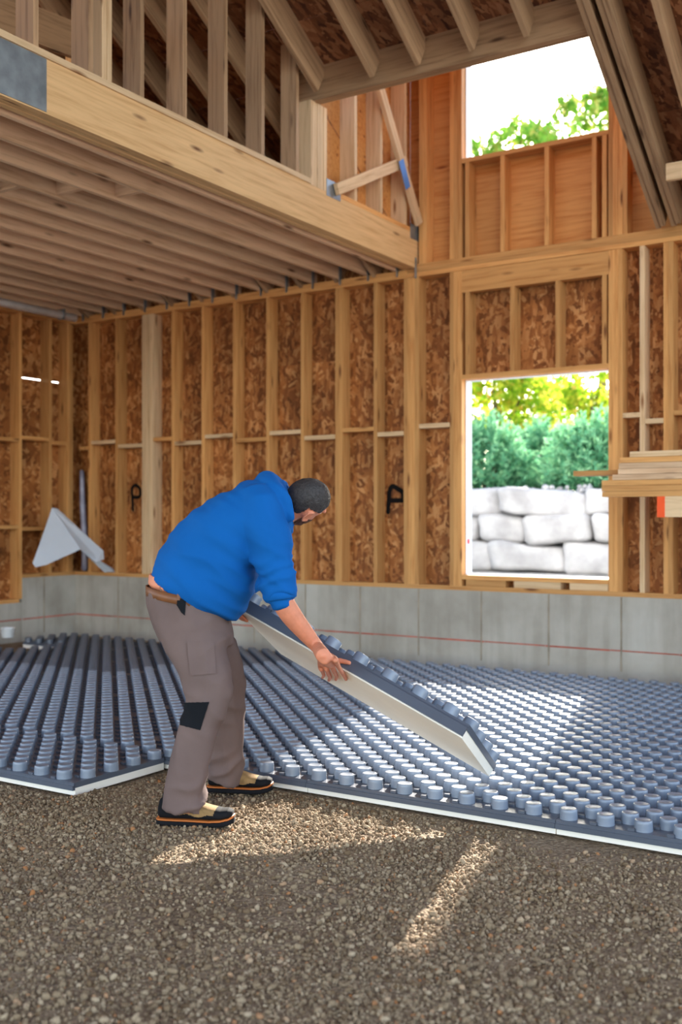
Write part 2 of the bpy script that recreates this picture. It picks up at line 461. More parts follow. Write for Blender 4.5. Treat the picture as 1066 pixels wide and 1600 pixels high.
# sheathing panels round the openings
def panels(parent, x0, x1, z0, z1, y0, y1, mat, step=1.22, zstep=2.44, name='sheathing_panel'):
    x = x0
    while x < x1 - .02:
        xe = min(x1, (math.floor(x / step + 1e-6) + 1) * step); z = z0
        while z < z1 - .02:
            ze = min(z1, z + zstep)
            sheet(name, parent, x + .0002, xe - .0002, y0, y1, z + .0002, ze - .0002, mat); z = ze
        x = xe
SY0, SY1 = WY + WT, WY + WT + .014
panels(wb, bx0, WX0, ZF + .02, ZT + .3, SY0, SY1, 'strand', zstep=2.1)
panels(wb, WX1, RX, ZF + .02, ZT + .3, SY0, SY1, 'strand', zstep=2.1)
panels(wb, WX0, WX1, ZF + .02, SILL, SY0, SY1, 'strand')
panels(wb, WX0, WX1, HEAD, ZT, SY0, SY1, 'strand')
for x0, x1, za, zb in ((bx0, WX0, ZF, UTOP), (WX1, RX, ZF, ZT + .3), (WX1, -2.0, ZT + .3, UTOP), (WX0, WX1, ZF, SILL), (WX0, WX1, HEAD, USILL), (WX0, WX1, UHEAD, UTOP)):
    sheet('housewrap', wb, x0, x1, SY1, SY1 + .003, za, zb, 'wrap')
# spray-painted letters on the sheathing
def letter(strokes, r):
    s = Shape()
    for st in strokes:
        s.add(smooth_tube([(x, SY0 - .0005, z) for x, z in st], [r] * len(st), 8, 4))
    s.v = [(x, SY0 - .0005 + (y - SY0 + .0005) * .12, z) for x, y, z in s.v]
    return s.build('painted_letter', M['letter'], wb)
def on_sheet(pts): return [(at_y(x, y, SY0).x, at_y(x, y, SY0).z) for x, y in pts]
letter([on_sheet([(206, 763), (206.5, 772), (207, 782), (208, 797)]), on_sheet([(206, 764), (209, 759.5), (213, 758.5), (218, 763), (219.3, 769), (218, 776), (213, 777), (207.5, 777)])], .019)
letter([on_sheet([(608.5, 768), (608, 780), (607, 791), (606.5, 800)]), on_sheet([(608.5, 769), (611, 762), (615, 760), (622, 764), (629, 769), (630, 776)]), on_sheet([(608, 782), (617, 782), (629, 782)])], .023)

# --- upper part of the back wall: studs and fir plywood round the high window
ZU = ZT + .038
bar('upper_bottom_plate', wb, -4.5, -2.0, WY, WY + WT, ZT, ZU, 'stud')
def ustud(px, n=1, z1=UTOP, mat='stud'):
    x = at_y(px, 300, WY).x
    for k in range(n): bar('upper_stud', wb, x + k * .0385, x + k * .0385 + .038, WY - .003 * (k % 2), WY + WT, ZU, z1, mat)
ustud(655, 2); ustud(703, 3); ustud(951, 4)
for px in (727, 782, 851, 925, 941): ustud(px, 1, USILL - .038)
bar('upper_sill_plate', wb, WX0, WX1, WY - .004, WY + WT, USILL - .038, USILL, 'stud')
bar('upper_head_plate', wb, WX0, WX1, WY, WY + WT, UHEAD, UHEAD + .12, 'stud')
bar('upper_top_plate', wb, -4.6, -2.0, WY, WY + WT, UTOP, UTOP + .076, 'stud')
panels(wb, -4.64, WX0, ZT + .3, UTOP + .07, SY0 - .001, SY1, 'ply')
sheet('sheathing_panel', wb, -4.5, WX0, SY0 - .012, SY0 - .0015, ZU, ZT + .3, 'ply')
panels(wb, WX1, -2.0, ZT + .3, UTOP + .07, SY0 - .001, SY1, 'ply')
sheet('sheathing_panel', wb, WX1, -2.0, SY0 - .012, SY0 - .0015, ZU, ZT + .3, 'ply')
panels(wb, WX0, WX1, ZT, USILL, SY0 - .001, SY1, 'ply')
panels(wb, WX0, WX1, UHEAD, UTOP + .07, SY0 - .001, SY1, 'ply')

# --- window openings: bare, lined with white housewrap
def window_lining(name, label, z0, z1, sill):
    w = tag(empty(name, ((WX0 + WX1) / 2, WY, z0)), label, 'window', kind='structure')
    y0, y1 = WY + .075, WY + .19
    sheet('housewrap', w, WX0, WX0 + .004, y0, y1, z0, z1, 'wrap')
    sheet('housewrap', w, WX1 - .004, WX1, y0 + .03, y1, z0, z1, 'wrap')
    sheet('housewrap', w, WX0 + .004, WX1 - .004, y0 + .02, y1, z1 - .004, z1, 'wrap')
    if sill: sheet('housewrap', w, WX0 + .004, WX1 - .004, y0 - .01, y1, z0, z0 + .004, 'wrap')
    return w
w1 = window_lining('window_1', 'low square window opening lined with white housewrap, looking out on a boulder wall', SILL, HEAD, True)
tz = at_y(726, 846, WY + .1).z
sheet('red_tape', w1, WX0 + .004, WX0 + .006, WY + .10, WY + .14, tz - .022, tz + .022, 'red')
window_lining('window_2', 'high window opening under the roof with white sky behind', USILL, UHEAD, False)

# --- left wall, short stretch by the corner, concrete stepping down towards us
wlf = tag(empty('wall_left', (LX, 6, 0)), 'left wall of open studs and strand board on stepped concrete', 'wall', kind='structure')
YS = 7.57; ZL = .40
sheet('foundation', wlf, LX - .24, LX, YS, WY - .001, -.1, ZF, 'concrete')
sheet('foundation', wlf, LX - .24, LX, -.5, YS - .001, -.1, ZL, 'concrete')
lz = at_x(30, 972, LX).z
for y0, y1 in ((YS + .01, WY - .01), (6.9, YS - .01), (6.2, 6.89)):
    bar('chalk_line', wlf, LX - .001, LX + .0012, y0, y1, chz - .007, chz + .006, 'chalk')
bar('form_seam', wlf, LX, LX + .007, 7.86, 7.872, .06, ZF - .004, 'seam')
bar('sill_plate', wlf, LX - WT, LX + .003, YS, WY - .001, ZF, ZF + .038, 'stud')
bar('sill_plate', wlf, LX - WT, LX + .003, 3.0, YS - .04, ZL, ZL + .038, 'stud')
for k in range(2): bar('top_plate', wlf, LX - WT, LX + .004 * (1 - k), 3.0, WY - .001, ZP + .038 * k, ZP + .038 * k + .0375, 'stud')
lst = []
for y, n, z0 in ((8.20, 1, ZS), (at_x(77, 700, LX).y, 1, ZS), (YS - .038, 1, ZL + .038)):
    bar('stud', wlf, LX - WT, LX, y, y + .038, z0, ZP, 'stud'); lst.append(y)
y = YS - .038
while y > 3.5:
    y -= .406; bar('stud', wlf, LX - WT, LX, y, y + .038, ZL + .038, ZP, 'stud'); lst.append(y)
bar('stud', wlf, LX - WT, LX - .04, WY - .042, WY - .002, ZS, ZP, 'stud')
for k in range(len(lst) - 1):
    for z in (2.10 + .03 * (k % 2), 1.19 - .02 * (k % 2)):
        bar('blocking', wlf, LX - WT, LX - .002, lst[k + 1] + .0385, lst[k] - .0005, z - .019, z + .019, 'stud')
GZ = at_x(57, 593, LX - WT).z
for y0, y1 in ((3.0, 3.66), (3.66, 4.88), (4.88, 6.1), (6.1, YS + .03), (YS + .03, 8.21), (8.21, WY + WT)):
    sheet('sheathing_panel', wlf, LX - WT - .014, LX - WT, y0 + .0002, y1 - .0002 + (.03 if y1 > 8 else 0), ZL - .1, GZ - (.006 if 7 < y0 < 8 else .0002), 'strand')
    sheet('sheathing_panel', wlf, LX - WT - .014, LX - WT, y0 + .0002, y1 - .0002 + (.03 if y1 > 8 else 0), GZ + (.006 if 7 < y0 < 8 else .0002), ZT + .3, 'strand')

# --- loft: beam, joists and floor over the left side
BXF = -4.50                    # the beam's near face
BZ0, BZ1 = ZT + .001, ZT + .303
lb = tag(empty('beam', (BXF, 5, BZ0)), 'deep laminated beam carrying the edge of the loft above the floor', 'beam', kind='structure')
for k in range(3):
    bar('ply', lb, BXF - .0445 * (k + 1), BXF - .0445 * k - .0008, 3.0, WY + WT, BZ0 + .004 * (k % 2), BZ1 - .002 * (k % 2), 'veneer')
ya, yb = 3.02, at_x(72, 130, BXF).y
bar('steel_plate', lb, BXF, BXF + .005, ya, yb, BZ0 + .008, BZ1 - .004, 'steel')
c = at_x(521, 306, BXF); bar('steel_plate', lb, BXF, BXF + .004, c.y - .1, c.y + .1, c.z - .02, c.z + .11, 'steel')
c = at_x(648, 366, BXF); bar('steel_plate', lb, BXF, BXF + .004, c.y - .08, c.y + .09, c.z - .05, c.z + .08, 'steel')
bar('steel_strap', lb, BXF - .002, BXF + .003, WY - .035, WY - .008, BZ0 - .09, BZ0 + .09, 'steel')
ce = tag(empty('ceiling', (-6.5, 6, BZ0)), 'loft floor of closely spaced joists seen from below on the left', 'ceiling', kind='structure')
jx = [BXF - .16 - .055 - .305 * k for k in range(14)]
for k, x in enumerate(jx):
    if x < LX + .03: break
    j = bar('joist', ce, x - .019, x + .019, 3.0, WY + .06 - .02 * (k % 3), BZ0, BZ0 + .286, 'joist')
    bar('joist_hanger', ce, x - .023 + .042, x + .025, WY - .03, WY + .012, BZ0 - .055, BZ0 + .12, 'steel')
    if k in (1, 2, 3, 4):
        bar('blocking', ce, x - .305 + .020, x - .0195, 5.05 - .26 * k + .6, 5.09 - .26 * k + .6, BZ0 + .02, BZ0 + .28, 'joist')
for k in range(4):
    for q in range(5):
        xa, xb = BXF - .14 - 1.22 * (k + 1), BXF - .14 - 1.22 * k
        sheet('subfloor_panel', ce, max(xa, LX - WT) + .0015, xb - .0015, 3.0 + 1.22 * q, min(3.0 + 1.22 * (q + 1), WY + WT) - .003, BZ0 + .287, BZ0 + .305, 'strand')
# --- stud wall standing on the beam, up to the rafters
SLOPE = 0.583
def rafter_z(y): return 3.52 + SLOPE * (8.25 - y)        # underside of the rafters
HY = 6.68                                                # near face of the dormer header
HZ0 = at_y(700, 104, HY).z; HZ1 = HZ0 + .31
wl = tag(empty('wall_loft', (BXF, 5, BZ1)), 'stud wall standing on the loft beam below the rafters', 'wall', kind='structure')
PZ = BZ1 + .038
bar('bottom_plate', wl, BXF - .142, BXF + .012, 3.0, 6.62, BZ1, PZ, 'pale_wood')
DEP = .235 / math.cos(math.atan(SLOPE))
def lstud(y, z1=None, n=1, mat='grey_wood'):
    for k in range(n):
        bar('stud', wl, BXF - .14 + .004 * (k % 2), BXF + .004 * (k % 2), y + .0385 * k - .019, y + .0385 * k + .019, PZ, (z1 or rafter_z(y + .02) + DEP) - .004, mat)
for px in (56, 142, 222, 289, 353, 411, 465): lstud(at_x(px, 200, BXF).y)
lstud(at_x(163, 150, BXF).y, n=2, mat='pale_wood')
yy = at_x(56, 200, BXF).y
while yy > 3.5: yy -= .406; lstud(yy)
for k in range(5): bar('post_ply', wl, BXF - .14 - .003 * (k % 2), BXF - .003 * (k % 2), 6.64 + .044 * k, 6.64 + .044 * k + .0435, PZ - .037, HZ0 - .002, 'pale_wood')
for px in (556, 596, 634): lstud(at_x(px, 300, BXF).y, UTOP, mat='pale_wood')
bar('bottom_plate', wl, BXF - .142, BXF, 6.87, WY - .002, BZ1, PZ, 'stud')
for y0, y1 in ((6.66, 7.55), (7.55, WY + WT)):
    sheet('sheathing_panel', wl, BXF - .156, BXF - .142, y0, y1 - .002, BZ1, UTOP + .05, 'ply')
# two diagonal braces and their blue plate
q0, q1 = at_x(594, 138, BXF + .05), at_x(655, 350, BXF + .05)
beam_between('brace', wl, q0, q1, .089, .038, 'pale_wood', side=(0, 1, 0))
q0, q1 = at_x(526, 296, BXF + .03), at_x(634, 252, BXF + .03)
beam_between('brace', wl, q0, q1, .089, .034, 'pale_wood', side=(0, 0, 1))
M['blue'] = plain_mat('blue_steel_plate', srgb(96, 146, 214), .5, .2)
q0, q1 = at_x(627, 250, BXF + .075), at_x(638, 294, BXF + .075)
beam_between('blue_plate', wl, q0, q1, .09, .004, 'blue', side=(0, 1, 0))

# --- roof: rafters falling to the back wall, header and doubled trimmers round the dormer
rf = tag(empty('roof', (-3, 5, 5)), 'sloping roof of exposed rafters and strand board over the room', 'roof', kind='structure')
RIDGE = 1.6; DEP = .235 / math.cos(math.atan(SLOPE))
ang = math.atan(SLOPE)
def rafter(x, y0, y1, mat='grey_wood', name='rafter', dep=.235, drop=0.0):
    a = Vector((x, y0, rafter_z(y0) + DEP / 2 - drop)); b = Vector((x, y1, rafter_z(y1) + DEP / 2 - drop))
    return beam_between(name, rf, a, b, dep, .038, mat, side=(0, 0, 1))
rx = [at_y(p, q, HY).x for p, q in ((503, 155), (590, 133), (661, 115), (745, 92), (830, 70))]
for x in rx: rafter(x, RIDGE, HY - .02)
HX0, HX1 = BXF - .14, at_y(917, 55, HY).x + .005
for k in range(2): bar('dormer_header', rf, HX0, HX1, HY + .0445 * k, HY + .0445 * k + .044, HZ0, HZ1 - .004 * k, 'grey_wood')
TX = HX1
for k, (dx, mat) in enumerate(((.0, 'grey_wood'), (.042, 'grey_wood'), (.118, 'grey_wood'), (.160, 'pale_wood'))):
    rafter(TX + dx + .02, RIDGE, 8.30 - .03 * (k % 2), mat if k < 3 else 'grey_wood', 'trimmer_rafter', drop=.012 * (k % 2))
x = TX + .46
while x < RX:
    rafter(x, RIDGE, 8.42); x += .406
x = HX0 - .30
while x > LX: rafter(x, RIDGE, 8.42); x -= .406
RGZ = rafter_z(RIDGE) + DEP
bar('ridge_beam', rf, LX, RX, RIDGE - .03, RIDGE + .014, RGZ - .36, RGZ - .03, 'grey_wood')
FY0 = -1.6; fz = lambda y: RGZ - SLOPE * (RIDGE - y)  # unseen front roof slope, added to darken the upper framing
for k in range(8):
    xa = LX + k * 1.3
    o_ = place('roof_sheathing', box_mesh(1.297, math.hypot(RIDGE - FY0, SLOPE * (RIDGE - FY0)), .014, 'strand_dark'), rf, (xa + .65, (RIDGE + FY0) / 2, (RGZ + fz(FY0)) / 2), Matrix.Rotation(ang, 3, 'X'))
for k in range(26):
    xk = LX + .2 + k * .406
    beam_between('rafter', rf, (xk, RIDGE - .02, RGZ - .15), (xk, FY0, fz(FY0) - .15), .235, .038, 'grey_wood', side=(0, 0, 1))
wf = tag(empty('shade_wall_front', (-3, FY0, 3.4)), 'unseen strand board wall added behind the viewpoint to shade the roof space', 'wall', kind='structure')  # added wall out of view, keeps front light off the rafters
for k in range(8):
    sheet('sheathing_panel', wf, LX + k * 1.3, LX + k * 1.3 + 1.298, FY0 - .02, FY0 - .006, 3.3, fz(FY0) - .02, 'strand')
    bar('stud', wf, LX + k * 1.3, LX + k * 1.3 + .038, FY0 - .005, FY0 + .13, 3.3, fz(FY0) - .3, 'stud')
bar('shade_wall_header', wf, LX, RX, FY0 - .005, FY0 + .12, 3.0, 3.3, 'veneer')  # lower edge of the added shading wall
def roof_sheet(x0, x1, y0, y1, mat):
    t = .014; a = rafter_z(y0) + DEP; b = rafter_z(y1) + DEP
    o = place('roof_sheathing', box_mesh(x1 - x0 - .003, math.hypot(y1 - y0, b - a) - .003, t, mat), rf, ((x0 + x1) / 2, (y0 + y1) / 2, (a + b) / 2 + .009), Matrix.Rotation(-ang, 3, 'X'))
ysteps = [RIDGE - .02, 2.9, 4.25, 5.3, 6.35, HY + .08]
for k in range(5):
    for x0, x1 in ((LX - WT, -7.3), (-7.3, -5.9), (-5.9, HX0), (HX0, -3.5), (-3.5, TX), (TX, -1.0), (-1.0, RX)):
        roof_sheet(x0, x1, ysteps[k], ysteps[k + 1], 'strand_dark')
for y0, y1 in ((HY + .08, 7.6), (7.6, 8.62)):
    for x0, x1 in ((LX - WT, -7.3), (-7.3, -5.9), (-5.9, HX0), (TX + .0, -1.0), (-1.0, RX)):
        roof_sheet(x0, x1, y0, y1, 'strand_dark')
# dormer lid and its right cheek
for x0, x1 in ((HX0 - .2, -3.3), (-3.3, TX + .25)):
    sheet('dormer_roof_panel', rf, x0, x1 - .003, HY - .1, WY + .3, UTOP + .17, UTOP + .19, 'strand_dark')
for k in range(6): bar('dormer_joist', rf, HX0 + .05 + k * .44, HX0 + .088 + k * .44, HY - .05, WY + .2, UTOP + .08, UTOP + .168, 'joist')
cheek = Shape(); cx0, cx1 = TX + .03, TX + .045
za, zb = rafter_z(HY) + DEP, rafter_z(8.4) + DEP
cheek.add(([(cx0, HY, za), (cx0, 8.46, zb - .03), (cx0, 8.46, UTOP + .16), (cx0, HY, UTOP + .16), (cx1, HY, za), (cx1, 8.46, zb - .03), (cx1, 8.46, UTOP + .16), (cx1, HY, UTOP + .16)], BOXF))
cheek.build('cheek_panel', M['ply'], rf)
# collar tie by the right edge of the view
q = at_y(1042, 270, 7.6); beam_between('collar_tie', rf, (q.x, 7.6, q.z), (RX, 7.6, q.z), .12, .038, 'pale_wood')
# knee studs far back in the attic and a sloping plank behind them
wa = tag(empty('wall_attic', (-6.2, 6, BZ1)), 'rough studs in the dark attic behind the loft wall', 'wall', kind='structure')
for k in range(10):
    y = 3.1 + .45 * k
    bar('stud', wa, -6.24, -6.10, y, y + .038, BZ1 + .003, rafter_z(y + .04) - .004, 'stud')
beam_between('plank', wa, at_x(-60, -5, -5.4), at_x(112, 62, -5.4), .24, .038, 'grey_wood', side=(0, 0, 1))

# ================================================================== KNOBBED FLOOR PANELS
PL, PW, PITCH = 1.2192, .6096, .1524
def knob_mesh():
    prof = [(.0372, 0), (.0362, .010), (.0352, .030), (.0345, .0385), (.0325, .0418), (.0285, .0432), (.026, .0424), (.0, .0422)]
    n = 16; rings = []
    for r, z in prof[:-1]:
        rings.append([(r * math.cos(2 * math.pi * j / n), r * math.sin(2 * math.pi * j / n), z) for j in range(n)])
    v, f = ring_loft(rings, cap=False); f.append(tuple((len(rings) - 1) * n + j for j in range(n)))
    me = mesh_of('knob', v, f); me.materials.append(M['knob']); me.polygons.foreach_set('use_smooth', [True] * len(me.polygons))
    return me
KNOB = knob_mesh()
KNOB.set_sharp_from_angle(angle=math.radians(38)) if hasattr(KNOB, 'set_sharp_from_angle') else None
def knob_spots():
    return [(PITCH * (.25 + .5 * (r % 2)) + PITCH * k, PITCH / 2 * (r + .5)) for r in range(8) for k in range(8)]
SPOTS = knob_spots()
def sheet_mesh(with_knobs, front=False):
    s = Shape(); s.box(.0, PL - .002, -.008 if front else .0005, PW - .0015, .036, .061)
    if front: s.box(.0, PL - .002, -.016, -.0005, .026, .047)   # stepped lip along an open edge
    for r in range(-1, 8):                                   # small retaining pegs between the knobs
        for k in range(9):
            x, y = PITCH * (.25 + .5 * ((r + 1) % 2)) + PITCH * k - .0381, PITCH / 2 * (r + 1)
            if .02 < x < PL - .02 and -.001 <= y < PW - .02:
                s.box(x - .014, x + .014, y + .001, y + .02, .061, .071)
    me = mesh_of('knob_sheet', s.v, s.f)
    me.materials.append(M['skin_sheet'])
    if with_knobs:
        n = len(KNOB.vertices); v = [tuple(q.co) for q in KNOB.vertices]; f = [tuple(p.vertices) for p in KNOB.polygons]
        t = Shape(); t.v, t.f = list(s.v), list(s.f)
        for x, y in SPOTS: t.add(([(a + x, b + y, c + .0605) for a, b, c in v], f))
        me = mesh_of('knob_sheet_far', t.v, t.f); me.materials.append(M['skin_sheet'])
    return me
SHEET_NEAR, SHEET_FAR, SHEET_FRONT = sheet_mesh(False), sheet_mesh(True), sheet_mesh(False, True)
fs = Shape(); fs.box(.0, PL - .004, .002, PW - .004, 0, .048)
FOAM = mesh_of('foam_base', fs.v, fs.f); FOAM.materials.append(M['foam'])
FAR_SHARED = ('grey knobbed heating panel within the laid deck, away from its open front edge', 'floor panels inside the deck')
def child(name, me, parent, loc=(0, 0, 0)):
    o = bpy.data.objects.new(name, me); COL.objects.link(o); o.parent = parent; o.location = loc
    return o
def in_view(x, y):
    a = to_px((x, y, .08)); return a[2] > .5 and -60 < a[0] < 1130 and a[1] < 1640
def panel(x, y, label, group, knobs=None, front=False):
    root = tag(empty('heating_panel', (x, y, 0)), label, 'floor panel', group)
    child('foam_base', FOAM, root)
    if knobs is None:
        cs = [to_px((x + a * PL, y + b * PW, .08)) for a in (0, .5, 1) for b in (0, 1)]
        knobs = min(c_[2] for c_ in cs) < 8.0 and any(-60 < c_[0] < 1130 for c_ in cs)
    if knobs:
        child('knob_sheet', SHEET_FRONT if front else SHEET_NEAR, root)
        for kx, ky in SPOTS: child('knob', KNOB, root, (kx, ky, .0605))
    else:
        tag(child('knob_sheet', SHEET_FAR, root), kind='stuff')
    return root
Y0 = at_z(868, 1297, 0.02).y + .012
SEAM = at_z(868, 1297, .02).x
CX = at_z(121, 1244, 0.0).x - .01; CY = Y0 - PW - .018
front_names = {
    0: 'front edge panel right of the lifted panel, white foam strip showing below its lip',
    -1: 'long front edge panel under the low tip of the lifted panel, partly in sunlight',
    -2: 'front edge panel directly right of the man\'s shoes, seam by his toe',
    -3: 'front edge panel hidden behind the man\'s legs',
}
for r in range(7):
    y = Y0 + PW * r
    if y + PW > WY + .02: break
    off = 0 if r % 2 == 0 else -PL / 2
    k = 2
    while True:
        k -= 1
        x = SEAM + off + PL * k
        if x < LX + .005: break
        if x > .4: continue
        if r == 0 and k in front_names: lab, grp = front_names[k], 'floor panels on the open front edge'
        elif r == 0 and k > 0: lab, grp = 'front edge panel at the far right end of the deck', 'floor panels on the open front edge'
        elif r == 0: lab, grp = FAR_SHARED
        else: lab, grp = FAR_SHARED
        panel(x, y, lab, grp, front=r == 0 and x > CX - .9)
# the last strip against the wall and the row that steps forward on the left
k = 0
while CX - PL * (k + 1) > LX + .1:
    lab = ('panel at the forward left corner of the deck, its bare corner pointing at us', 'panel on the far left of the forward row, cut off by the frame edge', 'panel further out on the forward row, beyond the frame edge')[min(k, 2)]
    panel(CX - PL * (k + 1), CY, lab if k < 2 else FAR_SHARED[0], 'floor panels on the open front edge' if k < 2 else FAR_SHARED[1], front=True); k += 1

# the panel in the man's hands: A low far tip, B near low corner, C by his left hand, D far upper corner
pa, pb, pc, pd = Vector((-1.958, 4.301, .136)), Vector((-1.836, 3.772, .414)), Vector((-2.963, 3.758, .881)), Vector((-3.085, 4.287, .603))
e_s = (pa - pb).normalized()                    # across the panel, down and away
e_l = (pb - pc); e_l = (e_l - e_s * e_l.dot(e_s)).normalized()   # along the panel, down to the right
e_n = e_l.cross(e_s).normalized()
if e_n.dot(Vector((0, 0, 1))) < 0: e_n = -e_n   # the knob side looks up
hp = tag(empty('heating_panel', pc), 'grey knobbed panel with bare white underside, lifted and tilted in the man\'s hands', 'floor panel', 'floor heating panel being laid')
HPX = Matrix((e_l, e_s, e_n)).transposed()
HL = 1.19
hp.rotation_mode = 'QUATERNION'
hp.rotation_quaternion = HPX.to_quaternion()
child('foam_base', FOAM, hp)
lip = Shape(); lip.box(-.001, PL - .003, -.012, .0015, .006, .046)
child('knob_sheet', SHEET_NEAR, hp)
lipo = child('edge_lip', mesh_of('edge_lip', lip.v, lip.f), hp); lipo.data.materials.append(M['skin_sheet'])
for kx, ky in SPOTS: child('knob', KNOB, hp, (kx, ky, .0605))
def on_panel(px, py, off):
    """Point over the panel's white underside, `off` metres out from it on our side."""
    r = ray(px, py); o = Vector((0, 0, CAM_H)); p0 = pc - e_n * off
    return o + r * ((p0 - o).dot(e_n) / r.dot(e_n))

# ================================================================== GRAVEL (countless loose stones)
ico = [(-.5257, 0, .8507), (.5257, 0, .8507), (-.5257, 0, -.8507), (.5257, 0, -.8507), (0, .8507, .5257), (0, .8507, -.5257), (0, -.8507, .5257), (0, -.8507, -.5257), (.8507, .5257, 0), (-.8507, .5257, 0), (.8507, -.5257, 0), (-.8507, -.5257, 0)]
icof = [(1, 4, 0), (4, 9, 0), (4, 5, 9), (8, 5, 4), (1, 8, 4), (1, 10, 8), (10, 3, 8), (8, 3, 5), (3, 2, 5), (3, 7, 2), (3, 10, 7), (10, 6, 7), (6, 11, 7), (6, 0, 11), (6, 1, 0), (10, 1, 6), (11, 0, 9), (2, 11, 9), (5, 2, 9), (11, 2, 7)]
def scatter_stones(name, pts, size, mat):
    base = np.array(ico); n = len(pts)
    q = rng.normal(size=(n, 4)); q /= np.linalg.norm(q, axis=1)[:, None]; w, x, y, z = q.T
    R = np.stack([1 - 2 * (y * y + z * z), 2 * (x * y - z * w), 2 * (x * z + y * w), 2 * (x * y + z * w), 1 - 2 * (x * x + z * z), 2 * (y * z - x * w), 2 * (x * z - y * w), 2 * (y * z + x * w), 1 - 2 * (x * x + y * y)], 1).reshape(n, 3, 3)
    b = base[None] * (1 + rng.uniform(-.25, .25, (n, 12, 1)))
    b = b * np.stack([rng.uniform(.7, 1.25, n), rng.uniform(.6, 1, n), rng.uniform(.45, .8, n)], 1)[:, None, :]
    v = np.einsum('nij,nkj->nki', R, b) * size[:, None, None] + pts[:, None, :]
    nv = n * 12; f = (np.array(icof)[None] + (np.arange(n) * 12)[:, None, None]).reshape(-1, 3)
    me = bpy.data.meshes.new(name); me.vertices.add(nv); me.vertices.foreach_set('co', v.reshape(-1))
    nf = len(f); me.loops.add(nf * 3); me.loops.foreach_set('vertex_index', f.reshape(-1).astype(np.int32))
    me.polygons.add(nf); me.polygons.foreach_set('loop_start', np.arange(0, nf * 3, 3, dtype=np.int32))
    me.update(calc_edges=True)
    at = me.attributes.new('tone', 'FLOAT', 'POINT'); at.data.foreach_set('value', np.repeat(rng.uniform(0, 1, n), 12).astype(np.float32))
    me.validate()
    o = link_mesh(name, me, None, mat, True)
    return o
cand = np.stack([rng.uniform(-6.4, 1.6, 260000), rng.uniform(.7, 4.15, 260000)], 1)
dist = np.hypot(cand[:, 0], cand[:, 1])
xc_ = cand[:, 0] * CS + cand[:, 1] * SN; zc_ = -cand[:, 0] * SN + cand[:, 1] * CS
ok = (np.abs(xc_ / zc_) < .66) & (zc_ > 1.5) & (zc_ < 6.2) & ~((cand[:, 1] > Y0 - .03)) & ~((cand[:, 0] < CX + .02) & (cand[:, 1] > CY - .04))
cand = cand[ok]
dens = np.array([noise.noise(Vector((x * 1.1, y * 1.1, 9))) + .5 * noise.noise(Vector((x * 3, y * 3, 2))) for x, y in cand])
keep = rng.uniform(-.75, .45, len(cand)) < dens + .12
cand = cand[keep][:92000]
sz = np.clip(rng.lognormal(math.log(.0056), .42, len(cand)), .0025, .016)
hz = np.array([ground_h(x, y) for x, y in cand])
gravel = scatter_stones('gravel', np.column_stack([cand, hz + sz * .25]), sz, M['pebble'])
tag(gravel, 'loose tan and grey crushed stone scattered over the ground in front of the deck', 'gravel', kind='stuff')

# ================================================================== OUTSIDE
fg = Shape(); fg.box(-30, 25, -45, -2.0, -.3, -.03)  # unseen ground in front, added to bounce light onto the ceiling
fg.box(3.05, 25, -2.0, 14, -.3, -.03)  # unseen side ground, added to bounce light onto the joists
tag(fg.build('bounce_ground', M['outside']), 'unseen pale ground added round the front and right side to bounce light inside', 'ground', kind='structure')
og = Shape(); og.box(-16, 5, WY + .24, 12.6, .3, .60)
tag(og.build('ground_outside', M['outside']), 'pale gravel strip outside between the house and the boulder wall', 'ground', kind='structure')
bk = Shape(); bk.add(([(-18, 12.75, .2), (6, 12.75, .2), (6, 40, .2), (-18, 40, .2), (-18, 12.75, 1.62), (6, 12.75, 1.62), (6, 40, 2.1), (-18, 40, 2.1)], BOXF))
tag(bk.build('bank_outside', M['soil']), 'stony planted bank behind the boulder wall', 'ground', kind='structure')

def boulder(dx, dy, dz, seed):
    """A split quarry block: squarish, chipped, uneven."""
    n, rings = 26, []
    o = Vector((seed * 3.7, seed * 1.3, 0))
    for i in range(13):
        a = -math.pi / 2 + math.pi * (i + .3) / 12.6
        e = lambda c_, p: math.copysign(abs(c_) ** p, c_)
        x = e(math.sin(a), .34); rr = abs(math.cos(a)) ** .22
        ring = []
        for j in range(n):
            t = 2 * math.pi * j / n
            p = Vector((x * dx / 2, e(math.cos(t), .36) * rr * dy / 2, e(math.sin(t), .36) * rr * dz / 2))
            q = p + o
            p *= 1 + .24 * noise.noise(q * 2.6) + .05 * noise.noise(q * 7)
            cell = noise.voronoi(q * 2.2)[1][0]; p += (cell - q).normalized() * .035
            p += Vector((noise.noise(q * 5), noise.noise(q * 5 + Vector((9, 0, 0))), noise.noise(q * 5 + Vector((0, 9, 0))))) * .02
            ring.append(p)
        rings.append(ring)
    return ring_loft(rings)
rw = tag(empty('retaining_wall', (-5.5, 12.5, .58)), 'dry stacked wall of pale limestone boulders outside the low window', 'wall', kind='thing')
FY = 12.3
rows = [  # (top, bottom) in the photograph, then the joints seen between the stones
    (848, 895, [560, 650, 700, 759.5, 874, 960, 1040, 1120]),
    (803, 849, [540, 620, 735, 817, 918, 1000, 1090]),
    (764, 805, [580, 680, 772, 911, 985, 1060, 1130]),
]
sd = 1
